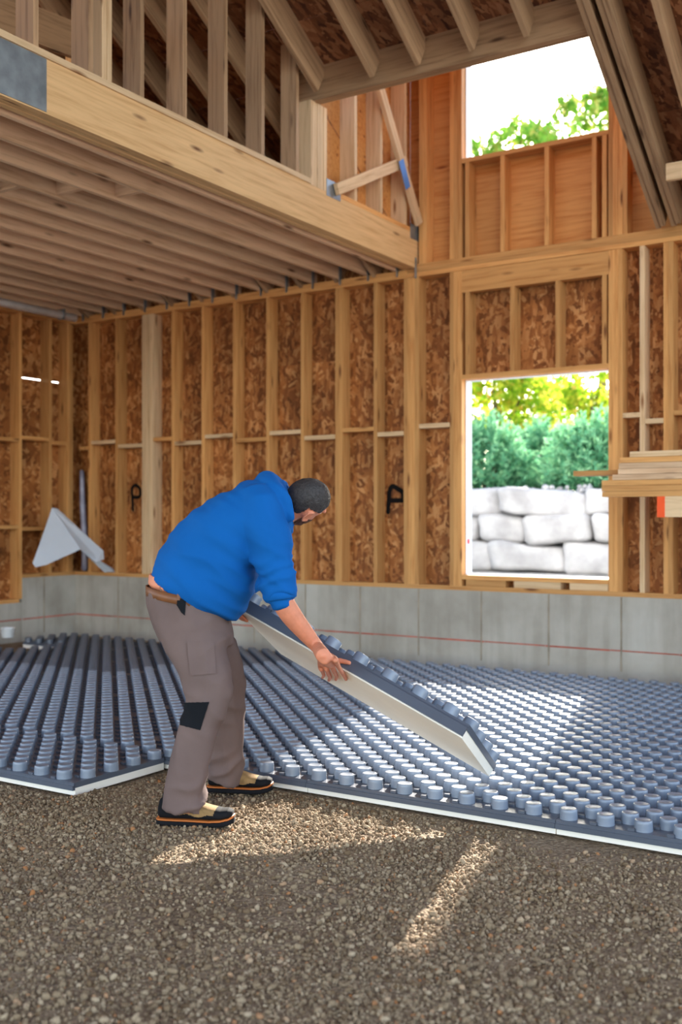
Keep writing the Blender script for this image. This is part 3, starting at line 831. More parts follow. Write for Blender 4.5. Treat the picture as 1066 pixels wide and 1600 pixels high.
for top, bot, js in rows:
    zt, zb = at_y(840, top, FY).z, at_y(840, bot, FY).z
    xs = [at_y(j, 820, FY).x for j in js]
    first = xs[0]
    while first > -15: first -= rnd.uniform(.6, 1.1); xs.insert(0, first)
    while xs[-1] < 3: xs.append(xs[-1] + rnd.uniform(.6, 1.1))
    for k in range(len(xs) - 1):
        dx = xs[k + 1] - xs[k]; sd += 1
        dz = (zt - zb) * rnd.uniform(.94, 1.10)
        s = Shape().add(boulder(dx * 1.0, .62, dz, sd))
        c = Vector(((xs[k] + xs[k + 1]) / 2, FY + .30 + rnd.uniform(-.03, .05), (zt + zb) / 2))
        tilt = Matrix.Rotation(rnd.uniform(-.07, .07), 3, 'Y') @ Matrix.Rotation(rnd.uniform(-.12, .12), 3, 'Z')
        s.v = [tuple(tilt @ Vector(p) + c) for p in s.v]
        s.build('stone', M['rock'], rw, True)
fill = []
for k in range(260):
    fill.append((rnd.uniform(-8.5, -.5), rnd.uniform(12.45, 13.0), at_y(840, 764, FY).z + rnd.uniform(-.05, .03)))
st = scatter_stones('rubble', np.array(fill) - np.array(rw.location), rng.uniform(.02, .07, len(fill)), M['rock'])
st.parent = rw; tag(st, kind='stuff')

def leaf_cloud(name, pts, dirs, length, width, mat, parent, tone=None):
    n = len(pts); d = dirs / (np.linalg.norm(dirs, axis=1)[:, None] + 1e-9)
    r = rng.normal(size=(n, 3)); s = np.cross(d, r); s /= np.linalg.norm(s, axis=1)[:, None] + 1e-9
    L, W = length[:, None], width[:, None]
    up = np.cross(s, d)
    v = np.stack([pts - s * W * .1, pts + d * L * .45 - s * W * .5 + up * W * .15, pts + d * L, pts + d * L * .45 + s * W * .5 + up * W * .15], 1).reshape(-1, 3)
    me = bpy.data.meshes.new(name); me.vertices.add(n * 4); me.vertices.foreach_set('co', v.reshape(-1))
    me.loops.add(n * 4); me.loops.foreach_set('vertex_index', np.arange(n * 4, dtype=np.int32))
    me.polygons.add(n); me.polygons.foreach_set('loop_start', np.arange(0, n * 4, 4, dtype=np.int32)); me.update(calc_edges=True)
    tone = rng.uniform(0, 1, n) if tone is None else tone
    at = me.attributes.new('tone', 'FLOAT', 'POINT'); at.data.foreach_set('value', np.repeat(tone, 4).astype(np.float32))
    o = link_mesh(name, me, parent, mat); return tag(o, kind='stuff')

def shrub(x, y, z, rx_, ry_, h, label, nplume=420):
    root = tag(empty('juniper_shrub', (x, y, z)), label, 'shrub', 'juniper shrubs on the bank')
    st_ = Shape()
    for k in range(5):
        a = k * 1.3; st_.add(smooth_tube([(x, y, z - .1), (x + .12 * math.cos(a), y + .12 * math.sin(a), z + .3 * h), (x + .4 * rx_ * math.cos(a), y + .4 * ry_ * math.sin(a), z + .65 * h)], [.03, .022, .01], 7, 3))
    st_.build('stem', M['bark'], root, True)
    P_, D_, T_ = [], [], []
    for k in range(nplume):
        u = rng.normal(size=3); u /= np.linalg.norm(u); u[2] = abs(u[2]) * 1.0 - .15
        rr = rng.uniform(.45, 1.0) ** .6
        lump = 1 + .22 * noise.noise(Vector((u[0] * 2.2 + x, u[1] * 2.2, u[2] * 2.2)))
        base = np.array([x + u[0] * rx_ * rr * lump, y + u[1] * ry_ * rr * lump, z + .12 + max(0, u[2]) * h * rr * lump * .95])
        ax = np.array([u[0] * .8, u[1] * .8, .65]) + rng.normal(size=3) * .25; ax /= np.linalg.norm(ax)
        m = 26; t = rng.uniform(0, 1, m)
        P_.append(base + ax * (t * .34)[:, None] - ax * .15); D_.append(ax + rng.normal(size=(m, 3)) * .75)
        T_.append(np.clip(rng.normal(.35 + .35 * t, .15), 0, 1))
    P_, D_, T_ = np.concatenate(P_), np.concatenate(D_), np.concatenate(T_)
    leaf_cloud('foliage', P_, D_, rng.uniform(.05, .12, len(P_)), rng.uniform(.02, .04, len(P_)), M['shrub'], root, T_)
BZ = 1.62
for px_, Y, rx_, h, lab in ((762, 13.6, .66, 1.12, 'rounded juniper shrub at the left side of the low window view'), (842, 15.3, .74, 1.15, 'broad juniper shrub in the middle of the low window view'),
                            (930, 13.6, .68, .98, 'juniper shrub at the right side of the low window view'), (1010, 15.3, .7, 1.1, 'juniper shrub further right, hidden by the wall studs'), (680, 15.3, .7, 1.05, 'juniper shrub further left, hidden by the wall studs')):
    c = at_y(px_, 750, Y); shrub(c.x, Y, BZ + .018 * (Y - 12.75), rx_, .55, h, lab)

def tree(x, y, z, trunk_h, blobs, mat, label, n_leaf, size, group='trees beyond the bank'):
    """blobs: (dx, dy, dz, radius) clumps of leaves round limbs that reach them."""
    root = tag(empty('leafy_tree', (x, y, z)), label, 'tree', group)
    tr = Shape().add(smooth_tube([(x, y, z - .2), (x + .1, y, z + trunk_h * .5), (x, y + .1, z + trunk_h)], [.16, .12, .07], 10, 4)); tr.build('trunk', M['bark'], root, True)
    P_ = []
    tot = sum(b[3] ** 2 for b in blobs)
    lb_ = Shape()
    for dx, dy, dz, r in blobs:
        lb_.add(smooth_tube([(x, y, z + min(trunk_h, dz * .55)), (x + dx * .5, y + dy * .5, z + dz * .72), (x + dx, y + dy, z + dz)], [.06, .04, .015], 6, 3))
        m = int(n_leaf * r * r / tot); u = rng.normal(size=(m, 3)); u /= np.linalg.norm(u, axis=1)[:, None]
        rr = r * rng.uniform(.15, 1, m) ** .5
        P_.append(np.array([x + dx, y + dy, z + dz]) + u * rr[:, None] * np.array([1, 1, .8]))
    lb_.build('branch', M['bark'], root, True)
    P_ = np.concatenate(P_)
    cl = np.array([noise.noise(Vector((p[0] * 1.5, p[1] * 1.5, p[2] * 1.5))) for p in P_])
    P_ = P_[cl > -.16]
    D_ = rng.normal(size=(len(P_), 3)) + np.array([0, 0, -.5])
    leaf_cloud('foliage', P_, D_, rng.uniform(.7, 1.2, len(P_)) * size, rng.uniform(.5, .9, len(P_)) * size, mat, root)
def tree_px(px_, Z, blobs_px, mat, label, n_leaf, size):
    c = at_depth(px_, 800, Z); z = 1.9
    bl = []
    for bx, by, rpx in blobs_px:
        q = at_depth(bx, by, Z + rnd.uniform(-.6, .6)); bl.append((q.x - c.x, q.y - c.y, q.z - z, rpx * Z / FPX))
    tree(c.x, c.y, z, max(1.5, bl[0][2] * .6), bl, mat, label, n_leaf, size)
tree_px(842, 26, [(842, 300, 62), (800, 250, 52), (842, 225, 48), (868, 190, 36), (885, 165, 24), (788, 222, 30), (846, 202, 26), (905, 300, 50), (880, 245, 40), (770, 262, 34), (760, 320, 60), (842, 410, 70), (748, 236, 26), (812, 205, 30), (760, 262, 34), (862, 222, 34)], M['maple_green'], 'tall green tree whose crown fills the middle of the high window', 8500, .17)
tree_px(938, 33, [(930, 230, 30), (940, 180, 34), (928, 155, 24), (952, 150, 24), (938, 285, 34), (920, 350, 40), (905, 195, 16)], M['maple_green'], 'taller green tree at the right edge of the high window', 4200, .18)
tree_px(775, 21, [(775, 600, 62), (735, 640, 60), (820, 610, 55), (770, 560, 50), (840, 660, 52), (800, 690, 50)], M['maple'], 'yellow green tree behind the junipers on the left', 3800, .15)
tree_px(925, 24, [(925, 610, 60), (890, 630, 48), (960, 640, 58), (940, 570, 46), (900, 690, 50), (968, 700, 48)], M['maple'], 'yellow green tree behind the junipers on the right', 3800, .15)
tree_px(850, 30, [(850, 640, 70), (800, 660, 60), (905, 660, 60), (740, 650, 60), (965, 650, 60), (850, 580, 60)], M['maple_green'], 'green tree farther back between the two yellow trees', 3800, .18)
tree_px(640, 24, [(640, 400, 90), (600, 480, 90), (690, 480, 80), (640, 300, 70), (650, 600, 90)], M['maple'], 'leafy tree to the left, hidden behind the back wall', 3500, .17)

# ================================================================== THINGS STANDING ABOUT
# lumber on trestles by the right edge
LY = 7.55
def tz_(py): return at_y(985, py, LY).z
layers = [941, 940, 940.5, 957, 966, 967, 969, 984]
lab_l = ['lowest board of the lumber stack', 'second board up in the lumber stack', 'third board up in the lumber stack', 'board set back a little, fourth up in the lumber stack', 'fifth board up in the lumber stack, front row',
         'sixth board up in the lumber stack', 'board just under the top of the lumber stack', 'short pale board on top of the lumber stack']
z0 = tz_(776)
for k, px_ in enumerate(layers):
    xl = at_y(px_, 740, LY).x; z = z0 + .0408 * k
    b = bar('lumber_board', None, xl, .35 + .05 * (k % 3), LY + .004 * (k % 2), LY + .14, z, z + .0385, 'pale_wood' if k == 7 else 'joist' if k in (3, 4, 5) else 'stud')
    tag(b, lab_l[k], 'board', 'lumber stacked by the window')
    if k in (1, 4, 7):
        xr_ = at_y(900, 740, LY + .2).x if k == 4 else xl + .06
        b = bar('lumber_board', None, xr_, .3, LY + .145, LY + .285, z, z + .0385, 'stud')
        tag(b, {1: 'rear board low in the lumber stack', 4: 'single rear board sticking out of the stack past the window edge', 7: 'rear board on top of the lumber stack'}[k], 'board', 'lumber stacked by the window')
xo = at_y(1027, 790, LY - .01).x
tm = tag(empty('support_timber', (xo, LY, z0 - .147)), 'wide timber with an orange painted end under the lumber stack', 'timber')
bar('timber', tm, xo + .001, .4, LY, LY + .09, z0 - .147, z0 - .001, 'pale_wood')
bar('painted_end', tm, xo - .003, xo + .052, LY - .002, LY + .092, z0 - .149, z0 - .0008, 'orange')['label'] = 'bright orange painted end'
bar('timber', tm, xo + .25, .4, LY + .19, LY + .28, z0 - .147, z0 - .001, 'stud')
for x, lab in ((-1.35, 'wooden trestle under the near end of the lumber stack'), (.05, 'wooden trestle under the far right end of the lumber stack')):
    tr = tag(empty('trestle', (x, LY + .14, .104)), lab, 'trestle', 'trestles under the lumber')
    zt = z0 - .149
    bar('rail', tr, x - .045, x + .045, LY - .25, LY + .53, zt - .089, zt, 'grey_wood')
    for sx in (-1, 1):
        for sy in (-1, 1):
            beam_between('leg', tr, (x + sx * .04, LY + .14 + sy * .3, zt - .05), (x + sx * .3, LY + .14 + sy * .36, .122), .06, .038, 'grey_wood', side=(0, 1, 0))
        beam_between('brace', tr, (x + sx * .2, LY - .2, .6), (x + sx * .2, LY + .48, .6), .07, .025, 'grey_wood')
# folded white sheet propped in the corner
def slab(name, pts, th, mat, parent):
    v = [Vector(p) for p in pts]; nrm = (v[1] - v[0]).cross(v[2] - v[0]).normalized() * th
    n = len(v); V = v + [p + nrm for p in v]
    F = [tuple(range(n)), tuple(range(2 * n - 1, n - 1, -1))] + [(i, i + n, (i + 1) % n + n, (i + 1) % n) for i in range(n)]
    s = Shape(); s.add((V, F)); o = s.build(name, mat, parent)
    o.data.validate(); return o
fw = tag(empty('folded_sheet', at_depth(172, 892, 11.4)), 'folded white sheet propped in the left corner on the concrete ledge', 'sheet')
ap = at_depth(81, 794, 11.02)
slab('left_fold', [ap, at_depth(66, 838, 10.85), at_depth(51, 880, 10.7), at_depth(55, 886, 10.7), at_depth(72, 882, 10.78), at_depth(125, 858, 11.06)], .006, M['board'], fw)
slab('right_fold', [ap, at_depth(125, 858, 11.05), at_depth(150, 879, 11.2), at_depth(162, 874, 11.3), at_depth(161, 861, 11.3), at_depth(89, 795, 11.08)], .006, M['board'], fw)
slab('tail', [at_depth(124, 857, 11.03), at_depth(163, 894, 11.42), at_depth(170, 892.6, 11.45), at_depth(179, 893.4, 11.47), at_depth(176, 888, 11.47), at_depth(150, 872, 11.2)], .006, M['board'], fw)
tp_, bp_ = Vector((-8.775, 8.40, at_depth(121, 737, 11.7).z)), Vector((-8.715, 8.385, ZS + .034))
rl = Shape().add(smooth_tube([bp_, bp_.lerp(tp_, .3) + Vector((.015, 0, 0)), bp_.lerp(tp_, .6), tp_], [.036, .038, .034, .026], 12, 5))
tag(rl.build('plastic_roll', M['clear'], None, True), 'thin roll of milky plastic film standing in the left corner', 'roll')
tb = at_z(12, 996, .105); tbr = tag(empty('white_tub', tb), 'small white plastic tub on the deck by the left frame edge', 'tub')
prof = [(.052, 0), (.058, .004), (.066, .085), (.072, .088), (.072, .097), (.066, .097), (.060, .09), (.052, .01), (.0, .008)]
ringz = [[(tb.x + r * math.cos(2 * math.pi * j / 20), tb.y + r * math.sin(2 * math.pi * j / 20), tb.z + z) for j in range(20)] for r, z in prof]
s = Shape().add(ring_loft(ringz)); s.build('tub', M['tub'], tbr, True)
s = Shape(); hr = [(tb.x + .073 * math.cos(t), tb.y + .073 * math.sin(t), tb.z + .075 - .03 * math.sin((t - .5) / 2.2 * math.pi) ) for t in np.linspace(.5, 2.7, 9)]
s.add(smooth_tube(hr, [.0025] * 9, 6, 2)); s.build('handle', M['tub'], tbr, True)
# white pipe slung under the joists along the left wall
q0 = at_x(117, 497, LX + .22); pz = min(q0.z, BZ0 - .05)
pr = tag(empty('drain_pipe', (q0.x, q0.y, pz)), 'white plastic pipe hung under the joists along the left wall', 'pipe')
s = Shape().add(tube([(q0.x, q0.y, pz), (q0.x, 5.5, pz + .004), (q0.x, 3.0, pz)], [.043, .043, .043], 16)); s.build('pipe', M['tub'], pr, True)
for y in (7.9, 6.8, 5.7, 4.6): bar('strap', pr, q0.x - .047, q0.x + .047, y, y + .02, pz - .046, BZ0 - .001, 'steel')

# ================================================================== THE MAN
def D_(px, py, z): return at_depth(px, py, z)
def sect(p1, p2, z, hd, n=28, pw=2.3, zt=0.0):
    """A cross-section whose near-edge-on outline runs from p1 to p2 in the photograph, at distance z, hd deep each way; zt leans its far side up."""
    a, b = D_(p1[0], p1[1], z), D_(p2[0], p2[1], z); c = (a + b) / 2; au = (a - b) / 2; av = AWAY * hd + UP * zt
    ring = []
    for j in range(n):
        t = 2 * math.pi * j / n; cx, sx = math.cos(t), math.sin(t)
        ring.append(c + au * math.copysign(abs(cx) ** (2 / pw), cx) + av * math.copysign(abs(sx) ** (2 / pw), sx))
    return ring
def loft(secs): return ring_loft([sect(*s) for s in secs])
def shrink(secs, k):
    out = []
    for s in secs:
        (x1, y1), (x2, y2), z, hd = s[:4]; mx, my = (x1 + x2) / 2, (y1 + y2) / 2
        out.append(((mx + (x1 - mx) * k, my + (y1 - my) * k), (mx + (x2 - mx) * k, my + (y2 - my) * k), z, hd * k) + tuple(s[4:]))
    return out
TZ = 4.56
torso = [((239, 900), (358, 967), TZ, .180), ((241, 888), (370, 968), TZ, .198), ((248, 866), (383, 955), TZ, .21), ((269, 833), (395, 925), TZ, .215), ((303, 799), (403, 898), TZ, .22),
         ((346, 770), (408, 878), TZ + .02, .23), ((384, 754), (426, 862), TZ + .04, .235), ((415, 751), (445, 848), TZ + .05, .20), ((436, 757), (457, 828), TZ + .06, .135), ((444, 764), (460, 815), TZ + .06, .09)]
pelvis = [((232, 917), (352, 941), TZ, .178), ((232, 942), (357, 964), TZ, .192), ((239, 968), (363, 988), TZ, .198), ((252, 1000), (364, 1008), TZ + .02, .17)]
legR = [((240, 968), (352, 990), 4.47, .105), ((261, 1018), (355, 1022), 4.45, .108), ((283, 1055), (361, 1058), 4.43, .098), ((291, 1088), (362, 1086), 4.42, .088), ((288, 1112), (353, 1116), 4.42, .084),
        ((278, 1148), (337, 1150), 4.42, .080), ((266, 1192), (325, 1196), 4.42, .078), ((258, 1235), (321, 1240), 4.42, .080), ((254, 1262), (320, 1270), 4.42, .082)]
legL = [((280, 975), (368, 998), 4.68, .105), ((298, 1028), (376, 1034), 4.73, .10), ((313, 1075), (384, 1074), 4.79, .09), ((322, 1130), (381, 1132), 4.85, .082), ((326, 1170), (382, 1176), 4.89, .08),
        ((326, 1200), (381, 1206), 4.91, .08), ((327, 1216), (372, 1226), 4.92, .08)]
armR = ([(402, 792, 4.46), (414, 828, 4.42), (424, 862, 4.40), (431, 893, 4.39), (435, 914, 4.388), (436.5, 927, 4.387), (438, 935, 4.386)], [.098, .099, .091, .083, .077, .069, .052])
armL = ([(436, 800, 4.80), (420, 845, 4.84), (398, 893, 4.83), (390, 908, 4.80)], [.088, .085, .072, .058])
foreR = ([(434, 905, 4.388), (440, 935, 4.39), (455, 961, 4.41), (474, 985, 4.445), (489, 1003, 4.475), (497, 1012, 4.487)], [.048, .0475, .045, .038, .031, .028])
foreL = ([(390, 905, 4.82), (380, 925, 4.85), (367, 938, 4.87)], [.045, .042, .03])
HEADC = D_(477, 784, 4.60)
def hv(r, u, b): return (RIGHT * r + UP * u - AWAY * b)
h_u = hv(.75, .53, .38).normalized()                   # towards the crown
h_r = hv(.10, -.66, .74); h_r = (h_r - h_u * h_r.dot(h_u)).normalized()   # towards his right ear
h_f = h_u.cross(h_r).normalized()                      # the way he looks: along, down and away from us
_t = math.radians(20); h_f, h_r = h_f * math.cos(_t) - h_r * math.sin(_t), h_r * math.cos(_t) + h_f * math.sin(_t)
def hp_(f, r, u): return HEADC + h_f * f + h_r * r + h_u * u

body = Shape()
body.add(loft(shrink([((236, 896), (350, 945), TZ, .172)] + torso[1:], .88)))
body.add(loft([((234.5, 895), (350, 925), TZ, .172), ((233, 910), (351, 935), TZ, .176)] + shrink(pelvis, .88)))
body.add(loft(shrink(legR, .62))); body.add(loft(shrink(legL, .62)))
FEET = [(at_z(248, 1287, 0), at_z(366, 1291, 0), D_(287, 1250, 4.42)), (at_z(326, 1236, 0), at_z(426, 1239, 0), D_(352, 1208, 4.92))]
for he_, to_, ank in FEET:
    body.add(smooth_tube([ank, he_.lerp(to_, .20) + UP * .065, he_.lerp(to_, .5) + UP * .05, he_.lerp(to_, .82) + UP * .042], [.04, .034, .026, .015], 12, 4))
for (pts, rad) in (armR, armL): body.add(smooth_tube([D_(*p) for p in pts], [r * .8 for r in rad], 14))
for (pts, rad) in (foreR, foreL): body.add(smooth_tube([D_(*p) for p in pts], rad, 16))
# neck and head
body.add(smooth_tube([D_(436, 800, 4.62), hp_(-.035, 0, -.075), hp_(-.015, 0, -.02)], [.068, .062, .06], 16))
body.add(ellipsoid(hp_(-.008, 0, .022), h_f * .100, h_r * .078, h_u * .092, 24, 15))
body.add(ellipsoid(hp_(.032, 0, -.035), h_f * .062, h_r * .063, h_u * .075, 20, 13))
body.add(ellipsoid(hp_(.045, 0, -.085), h_f * .043, h_r * .048, h_u * .036, 18, 11))
body.add(smooth_tube([hp_(.088, 0, .012), hp_(.103, 0, -.012), hp_(.112, 0, -.032)], [.011, .014, .017], 10))
body.add(ellipsoid(hp_(.100, .013, -.036), h_f * .012, h_r * .010, h_u * .008)); body.add(ellipsoid(hp_(.100, -.013, -.036), h_f * .012, h_r * .010, h_u * .008))
body.add(smooth_tube([hp_(.086, .042, .026), hp_(.096, 0, .030), hp_(.086, -.042, .026)], [.010, .011, .010], 10))
for zz in (-.062, -.073): body.add(smooth_tube([hp_(.082, .024, zz), hp_(.092, 0, zz), hp_(.082, -.024, zz)], [.005, .0075, .005], 8))
for s_ in (1, -1):
    e0 = hp_(-.012, s_ * .079, -.004)
    body.add(ellipsoid(e0, h_f * .017 - h_r * s_ * -.004, h_r * s_ * .006 - h_f * .006, h_u * .034, 14, 9))
    rim = []
    for t in np.linspace(-2.4, 1.9, 9): rim.append(e0 + h_r * s_ * .008 + h_f * (-.002 - .020 * math.cos(t) * 1.0) * 1.0 - h_f * .004 + h_u * .030 * math.sin(t))
    body.add(smooth_tube(rim, [.0045] * 9, 8, 2))
# right hand over the panel's edge: fingers on the white underside, thumb over the top
def chain(pts, r): body.add(smooth_tube(pts, r, 10, 4))
W = D_(497, 1012, 4.487)
pm = [on_panel(505, 1024, .030), on_panel(513, 1033, .026)]
chain([W, pm[0], on_panel(516, 1036, .022)], [.028, .031, .024])
kn = [on_panel(525, 1032, .022), on_panel(519, 1041, .021), on_panel(511, 1046, .021), on_panel(503, 1046, .022)]
for k in range(4): chain([W.lerp(pm[0], .55), W.lerp(kn[k], .75) + (kn[k] - pm[0]) * .18, kn[k]], [.016, .0135, .0115])
chain([kn[0], on_panel(530, 1043, .018), on_panel(536, 1053, .012), on_panel(541, 1062, .009)], [.0112, .0098, .009, .0078])
chain([kn[1], on_panel(523, 1050, .020), on_panel(526, 1057, .013), on_panel(525, 1062, .009)], [.0115, .0102, .009, .008])
chain([kn[2], on_panel(514, 1054, .019), on_panel(516, 1059, .012), on_panel(514, 1063, .009)], [.0112, .010, .009, .008])
chain([kn[3], on_panel(505, 1052, .018), on_panel(506, 1056, .012), on_panel(504, 1059, .009)], [.0100, .009, .008, .0074])
def edge_pt(px, up, back):
    """Beside the panel's near edge: `up` beyond the edge, `back` behind the underside."""
    p = on_panel(px, 0, 0) if False else None
    t = None
    best = min(range(400), key=lambda i: abs(to_px(pc + e_l * (i / 400 * PL))[0] - px))
    return pc + e_l * (best / 400 * PL) - e_s * up + e_n * back
chain([W.lerp(pm[0], .35), edge_pt(516, .022, .000), edge_pt(528, .021, .022), edge_pt(541, .017, .036)], [.018, .0145, .0122, .0095])
body.add(smooth_tube([pm[0], edge_pt(515, .014, -.012), edge_pt(522, .014, .002)], [.018, .015, .012], 10))
# left hand on the panel's upper end
lw = D_(367, 938, 4.87)
cB = pc + e_s * .10 - e_l * .018 + e_n * .02
lp = [pc + e_s * .085 - e_l * .045 + e_n * .05]
body.add(smooth_tube([lw, lp[0], cB - e_l * .004], [.028, .030, .022], 12))
for k in range(4):
    a = pc + e_s * (.045 + .022 * k)
    chain([lp[0] + e_s * (.012 * (k - 1.5)), a - e_l * .022 + e_n * .012, a - e_l * .012 - e_n * .012, a + e_l * .014 - e_n * .0105, a + e_l * .030 - e_n * .0095], [.013, .0105, .0098, .009, .008])
chain([lp[0] - e_s * .02, pc + e_s * .03 - e_l * .025 + e_n * .075, pc + e_s * .03 + e_l * .005 + e_n * .075], [.015, .012, .0095])
me = fuse(body, .0052, 3, .4)
M['flesh'] = plain_mat('skin', srgb(214, 136, 104), .55, spec=.35, nscale=30, namp=.10, bstr=.06, bscale=220)
_n = M['flesh'].node_tree; _bs = _n.nodes['Principled BSDF']
_bs.inputs['Subsurface Weight'].default_value = .12; _bs.inputs['Subsurface Radius'].default_value = (.012, .005, .003); _bs.inputs['Subsurface Scale'].default_value = .6
man = link_mesh('person', me, None, M['flesh'], True)
tag(man, 'man in blue hoodie and grey-brown work trousers bending to lay a knobbed panel', 'person')

# -- hoodie
M['hoodie'] = plain_mat('blue_sweatshirt', srgb(12, 90, 162), .88, spec=.15, nscale=5, namp=.06, bstr=.12, bscale=260)
hd = Shape()
hd.add(loft(torso))
hd.add(smooth_tube([D_(*p) for p in armR[0]], armR[1], 18)); hd.add(smooth_tube([D_(*p) for p in armL[0]], armL[1], 18))
hd.add(loft([((236, 895), (357, 961), TZ, .186), ((236, 903), (357, 970), TZ, .184)]))
# hood lying bunched behind the neck, and its collar round the front
hd.add(smooth_tube([D_(452, 806, 4.49), D_(440, 776, 4.47), D_(424, 757, 4.52), D_(416, 752, 4.64), D_(426, 756, 4.76), D_(445, 775, 4.79), D_(458, 806, 4.74)], [.026, .034, .042, .044, .040, .032, .026], 14))
hd.add(smooth_tube([D_(446, 788, 4.47), D_(443, 770, 4.52), D_(440, 760, 4.62), D_(447, 766, 4.74)], [.022, .026, .026, .022], 12))
hd.add(ellipsoid(D_(408, 764, 4.64), (D_(438, 764, 4.64) - D_(408, 764, 4.64)) * .95, AWAY * .12, UP * .036 + RIGHT * -.01, 20, 11))
hm = fuse(hd, .0095, 5, .45)
ax_t = (D_(420, 800, 4.6) - D_(290, 930, 4.56)).normalized()
pit = D_(400, 868, 4.40)
def ridge(x): return 1 - abs(math.sin(x)) * 2       # sharp valleys between soft rolls
def hood_fold(p, n):
    q = p - HEADC; along = q.dot(ax_t); vert = q.z
    d = .007 * noise.noise(Vector((along * 11, q.dot(AWAY) * 5, vert * 6)))
    # drag lines that run from the arm pit down across the belly
    w = (p - pit).dot((RIGHT * .55 + UP * .83))
    t = (p - D_(350, 925, 4.42)).length
    d += .010 * ridge(w * 22 + 2.2 * noise.noise(p * 4.5)) * max(0, 1 - t / .30) ** .8 * (n.dot(AWAY) < .6)
    # creases round the arm pit
    r = (p - pit).length
    d += .009 * ridge(w * 34 + 1.6 * noise.noise(p * 6)) * max(0, 1 - r / .20)
    # long soft folds from the shoulder down the back
    u = (p - D_(400, 790, 4.4)).dot(RIGHT * .80 - UP * .60)
    d += .006 * math.sin(u * 38 + 3 * noise.noise(p * 3)) * max(0, 1 - (p - D_(385, 800, 4.42)).length / .25)
    # a web of small soft wrinkles, drawn out along the pull of the cloth
    a_, b_ = (p - pit).dot(RIGHT * .62 - UP * .78), w
    d += .0065 * (1 - 2.6 * abs(noise.noise(Vector((a_ * 3.2, b_ * 15, p.dot(AWAY) * 4)))))
    # sleeve rucked up above the elbow
    c = D_(434, 908, 4.39); t = (p - c).length
    d += .010 * ridge(62 * (p - c).dot((UP * .96 - RIGHT * .3)) + 2.4 * noise.noise(p * 10)) * max(0, 1 - t / .17)
    return d
displace(hm, hood_fold)
link_mesh('hoodie', hm, man, M['hoodie'], True)
cuff = D_(437.5, 931, 4.387); cd = (D_(438, 935, 4.386) - D_(435, 914, 4.388)).normalized()
cs_ = Shape()
ct = []; 
u_ = cd.orthogonal().normalized(); v_ = cd.cross(u_)
for k, (off, r) in enumerate(((-.018, .066), (-.012, .0705), (0, .071), (.012, .067), (.016, .060))):
    ct.append([cuff + cd * off + (u_ * math.cos(2 * math.pi * j / 22) + v_ * math.sin(2 * math.pi * j / 22)) * r * (1 + .03 * math.sin(5 * 2 * math.pi * j / 22 + k)) for j in range(22)])
cs_.add(ring_loft(ct)); cs_.build('cuff', M['hoodie'], man, True)

# -- trousers with knee patches, pocket, belt
M['trouser'] = plain_mat('grey_brown_canvas', srgb(112, 94, 89), .9, spec=.15, nscale=7, namp=.08, bstr=.15, bscale=240)
M['black_cloth'] = plain_mat('black_reinforcement', srgb(22, 24, 28), .85, spec=.15)
ts = Shape(); ts.add(loft(pelvis)); ts.add(loft(legR)); ts.add(loft(legL))
tmn = fuse(ts, .0095, 5, .45)
kneeR, kneeL = D_(330, 1100, 4.42), D_(352, 1090, 4.80)
def trouser_fold(p, n):
    d = .006 * noise.noise(p * 6) + .008 * (1 - 2.4 * abs(noise.noise(Vector((p.dot(RIGHT) * 11, p.dot(AWAY) * 6, p.z * 3.5 + p.dot(RIGHT) * 4))))) + .005 * noise.noise(Vector((p.x * 16, p.y * 16, p.z * 3)))
    for kc, sg in ((kneeR, 1), (kneeL, 1)):
        t = (p - kc).length
        d += .010 * ridge(30 * (p - kc).dot(UP * .85 + RIGHT * .5 * sg) + 2 * noise.noise(p * 6)) * max(0, 1 - t / .17)
    for hc in (D_(305, 1252, 4.40), D_(352, 1200, 4.88)):
        t = (p - hc).length
        d += .016 * ridge(36 * (p - hc).dot(UP * .93 - RIGHT * .35) + 2.5 * noise.noise(p * 8)) * max(0, 1 - t / .15)
    cr = D_(350, 1000, 4.43); t = (p - cr).length
    d += .009 * ridge(26 * (p - cr).dot(UP * .8 - RIGHT * .6) + noise.noise(p * 5)) * max(0, 1 - t / .2)
    st_ = D_(262, 985, 4.45); t = (p - st_).length
    d += .007 * ridge(24 * (p - st_).dot(UP * .5 + RIGHT * .86) + noise.noise(p * 5)) * max(0, 1 - t / .22)
    return d
displace(tmn, trouser_fold)
trs = link_mesh('trousers', tmn, man, M['trouser'], True)
